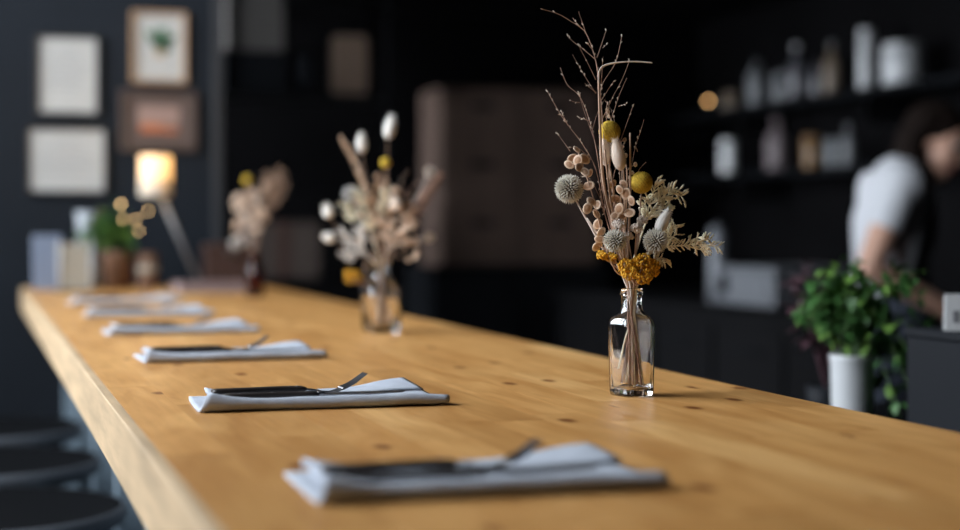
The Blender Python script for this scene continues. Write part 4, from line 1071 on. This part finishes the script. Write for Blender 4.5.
for s in (-1, 1):
    sh, el, wr = arm(body, s)
    pm = wr + P(.075, -s * .012, -.022)
    capsule(body, [wr, pm], [.024, .03]); capsule(body, [wr + P(.02, s * .015, -.004), pm + P(0, s * .02, 0)], [.017, .017]); capsule(body, [wr + P(.02, -s * .015, -.004), pm + P(0, -s * .02, 0)], [.017, .017])
    for k, (off, L) in enumerate([(-.030, .068), (-.010, .078), (.010, .072), (.029, .056)]):
        q0 = pm + P(.008, s * off, -.004); capsule(body, [q0, q0 + P(L * .5, s * off * .25, .004), q0 + P(L * .95, s * off * .3, -.016)], [.0098, .0092, .0080], 8)
    q0 = wr + P(.035, -s * .022, -.006); capsule(body, [q0, q0 + P(.03, -s * .028, -.008), q0 + P(.06, -s * .036, -.012)], [.012, .0105, .009], 8)
    capsule(body, [P(.05, s * .085, .92), P(-.0, s * .09, .70), P(-.045, s * .09, .50), P(-.07, s * .09, .28), P(-.07, s * .09, .09)], [.105, .085, .06, .058, .04])
    capsule(body, [P(-.085, s * .09, .05), P(.02, s * .10, .035), P(.10, s * .105, .03)], [.04, .036, .03])
capsule(body, [P(.085, 0, 1.37), H(-.045, 0, -.09)], [.058, .05])
def hell(mb, f, s, u, rf, rs, ru, n=20, m=14): mb.ell(H(f, s, u), (H(f + rf, s, u) - H(f, s, u), H(f, s + rs, u) - H(f, s, u), H(f, s, u + ru) - H(f, s, u)), n, m)
hell(body, -.005, 0, .02, .095, .076, .092); hell(body, .025, 0, -.045, .062, .058, .068); hell(body, .055, 0, -.088, .026, .028, .022)
capsule(body, [H(.082, 0, .010), H(.090, 0, -.014), H(.097, 0, -.030)], [.008, .010, .0115], 10)
for s in (-1, 1): hell(body, .091, s * .010, -.033, .009, .009, .008, 8, 6); hell(body, -.005, s * .074, -.008, .018, .010, .030, 10, 8); hell(body, .055, s * .034, -.028, .028, .024, .022, 10, 8)
bo = remesh(body, 'body', M['skin'], .0065, person, 4)
for s in (-1, 1):
    e = MB(); hell(e, .073, s * .030, .008, .0115, .0125, .0085, 12, 8); eo = e.build('eye', M['eyew'], bo)
    e = MB(); hell(e, .0825, s * .030, .006, .004, .0055, .0055, 10, 6); e.build('iris', M['eyed'], eo)
    e = MB(); e.tube(crom([H(.090, s * .014, .030), H(.093, s * .030, .036), H(.082, s * .048, .030)], 4), .004, 6); e.build('eyebrow', M['hair'], bo)
e = MB(); hell(e, .086, 0, -.062, .010, .024, .008, 12, 8); e.build('mouth', M['lip'], bo)
hr = MB(); hell(hr, -.022, 0, .040, .102, .090, .092); hell(hr, -.062, 0, -.01, .062, .080, .09)
for s in (-1, 1):
    capsule(hr, [H(-.02, s * .075, .04), H(-.035, s * .085, -.05), P(.125, s * .085, 1.37), P(.15, s * .085, 1.26), P(.155, s * .08, 1.17)], [.035, .036, .04, .034, .016])
capsule(hr, [H(-.06, 0, -.02), P(.10, 0, 1.43)], [.065, .05])
remesh(hr, 'hair', M['hair'], .010, person, 5)
tee = MB(); torso(tee, .016)
for s in (-1, 1):
    sh, el, wr = arm(MB(), s); capsule(tee, [sh, sh.lerp(el, .22), sh.lerp(el, .43)], [.060, .060, .058])
remesh(tee, 't_shirt', M['tee'], .010, person, 5)
tr_ = MB()
for s in (-1, 1): capsule(tr_, [P(.05, s * .075, .95), P(-.0, s * .09, .70), P(-.045, s * .09, .50), P(-.07, s * .09, .28), P(-.07, s * .09, .10)], [.125, .105, .078, .072, .062])
remesh(tr_, 'trousers', M['denim'], .012, person, 5)
for s in (-1, 1):
    sh_ = MB(); capsule(sh_, [P(-.095, s * .09, .052), P(.02, s * .10, .045), P(.11, s * .105, .040)], [.052, .046, .040]); remesh(sh_, 'shoe', M['black'], .010, person, 4)
# apron: a bib and skirt wrapped round the front
ap_ = MB()
def apsheet(z0, z1, half, rows_, cols, cen, rad):
    vs = []; fs = []
    for i in range(rows_ + 1):
        t_ = i / rows_; z = z0 + (z1 - z0) * t_
        for j in range(cols + 1):
            an = -half(t_) + 2 * half(t_) * j / cols; c_ = cen(z); r_ = rad(z) + .004 * math.sin(j * 1.7 + i)
            for q in (0, .006): vs.append(P(c_ + (r_ + q) * math.cos(an) * .92, (r_ + .03 + q) * math.sin(an) * 1.05, z))
    W2 = (cols + 1) * 2
    for i in range(rows_):
        for j in range(cols):
            a = i * W2 + j * 2; fs += [(a + 1, a + 3, a + W2 + 3, a + W2 + 1), (a, a + W2, a + W2 + 2, a + 2)]
        for j in (0, cols): a = i * W2 + j * 2; fs.append((a, a + 1, a + W2 + 1, a + W2))
    for j in range(cols):
        for i in (0, rows_): a = i * W2 + j * 2; fs.append((a, a + 2, a + 3, a + 1))
    ap_.add(vs, fs)
cen = lambda z: np.interp(z, [.5, .93, 1.1, 1.25, 1.36], [.04, .05, .05, .06, .08])
rad = lambda z: np.interp(z, [.5, .93, 1.1, 1.25, 1.36], [.14, .135, .118, .125, .115])
apsheet(.52, 1.02, lambda t_: 1.75, 12, 20, cen, rad); apsheet(1.01, 1.30, lambda t_: 1.55 - .75 * t_, 10, 16, cen, rad)
apo = ap_.build('apron', M['apron'], person)
for s in (-1, 1): MB().tube(crom([P(.165, s * .075, 1.28), P(.16, s * .085, 1.38), P(.085, s * .07, 1.455), P(.01, s * .05, 1.41)], 5), .012, 8, flat=.4).build('strap', M['apron'], apo)
print('objects', len(bpy.data.objects))
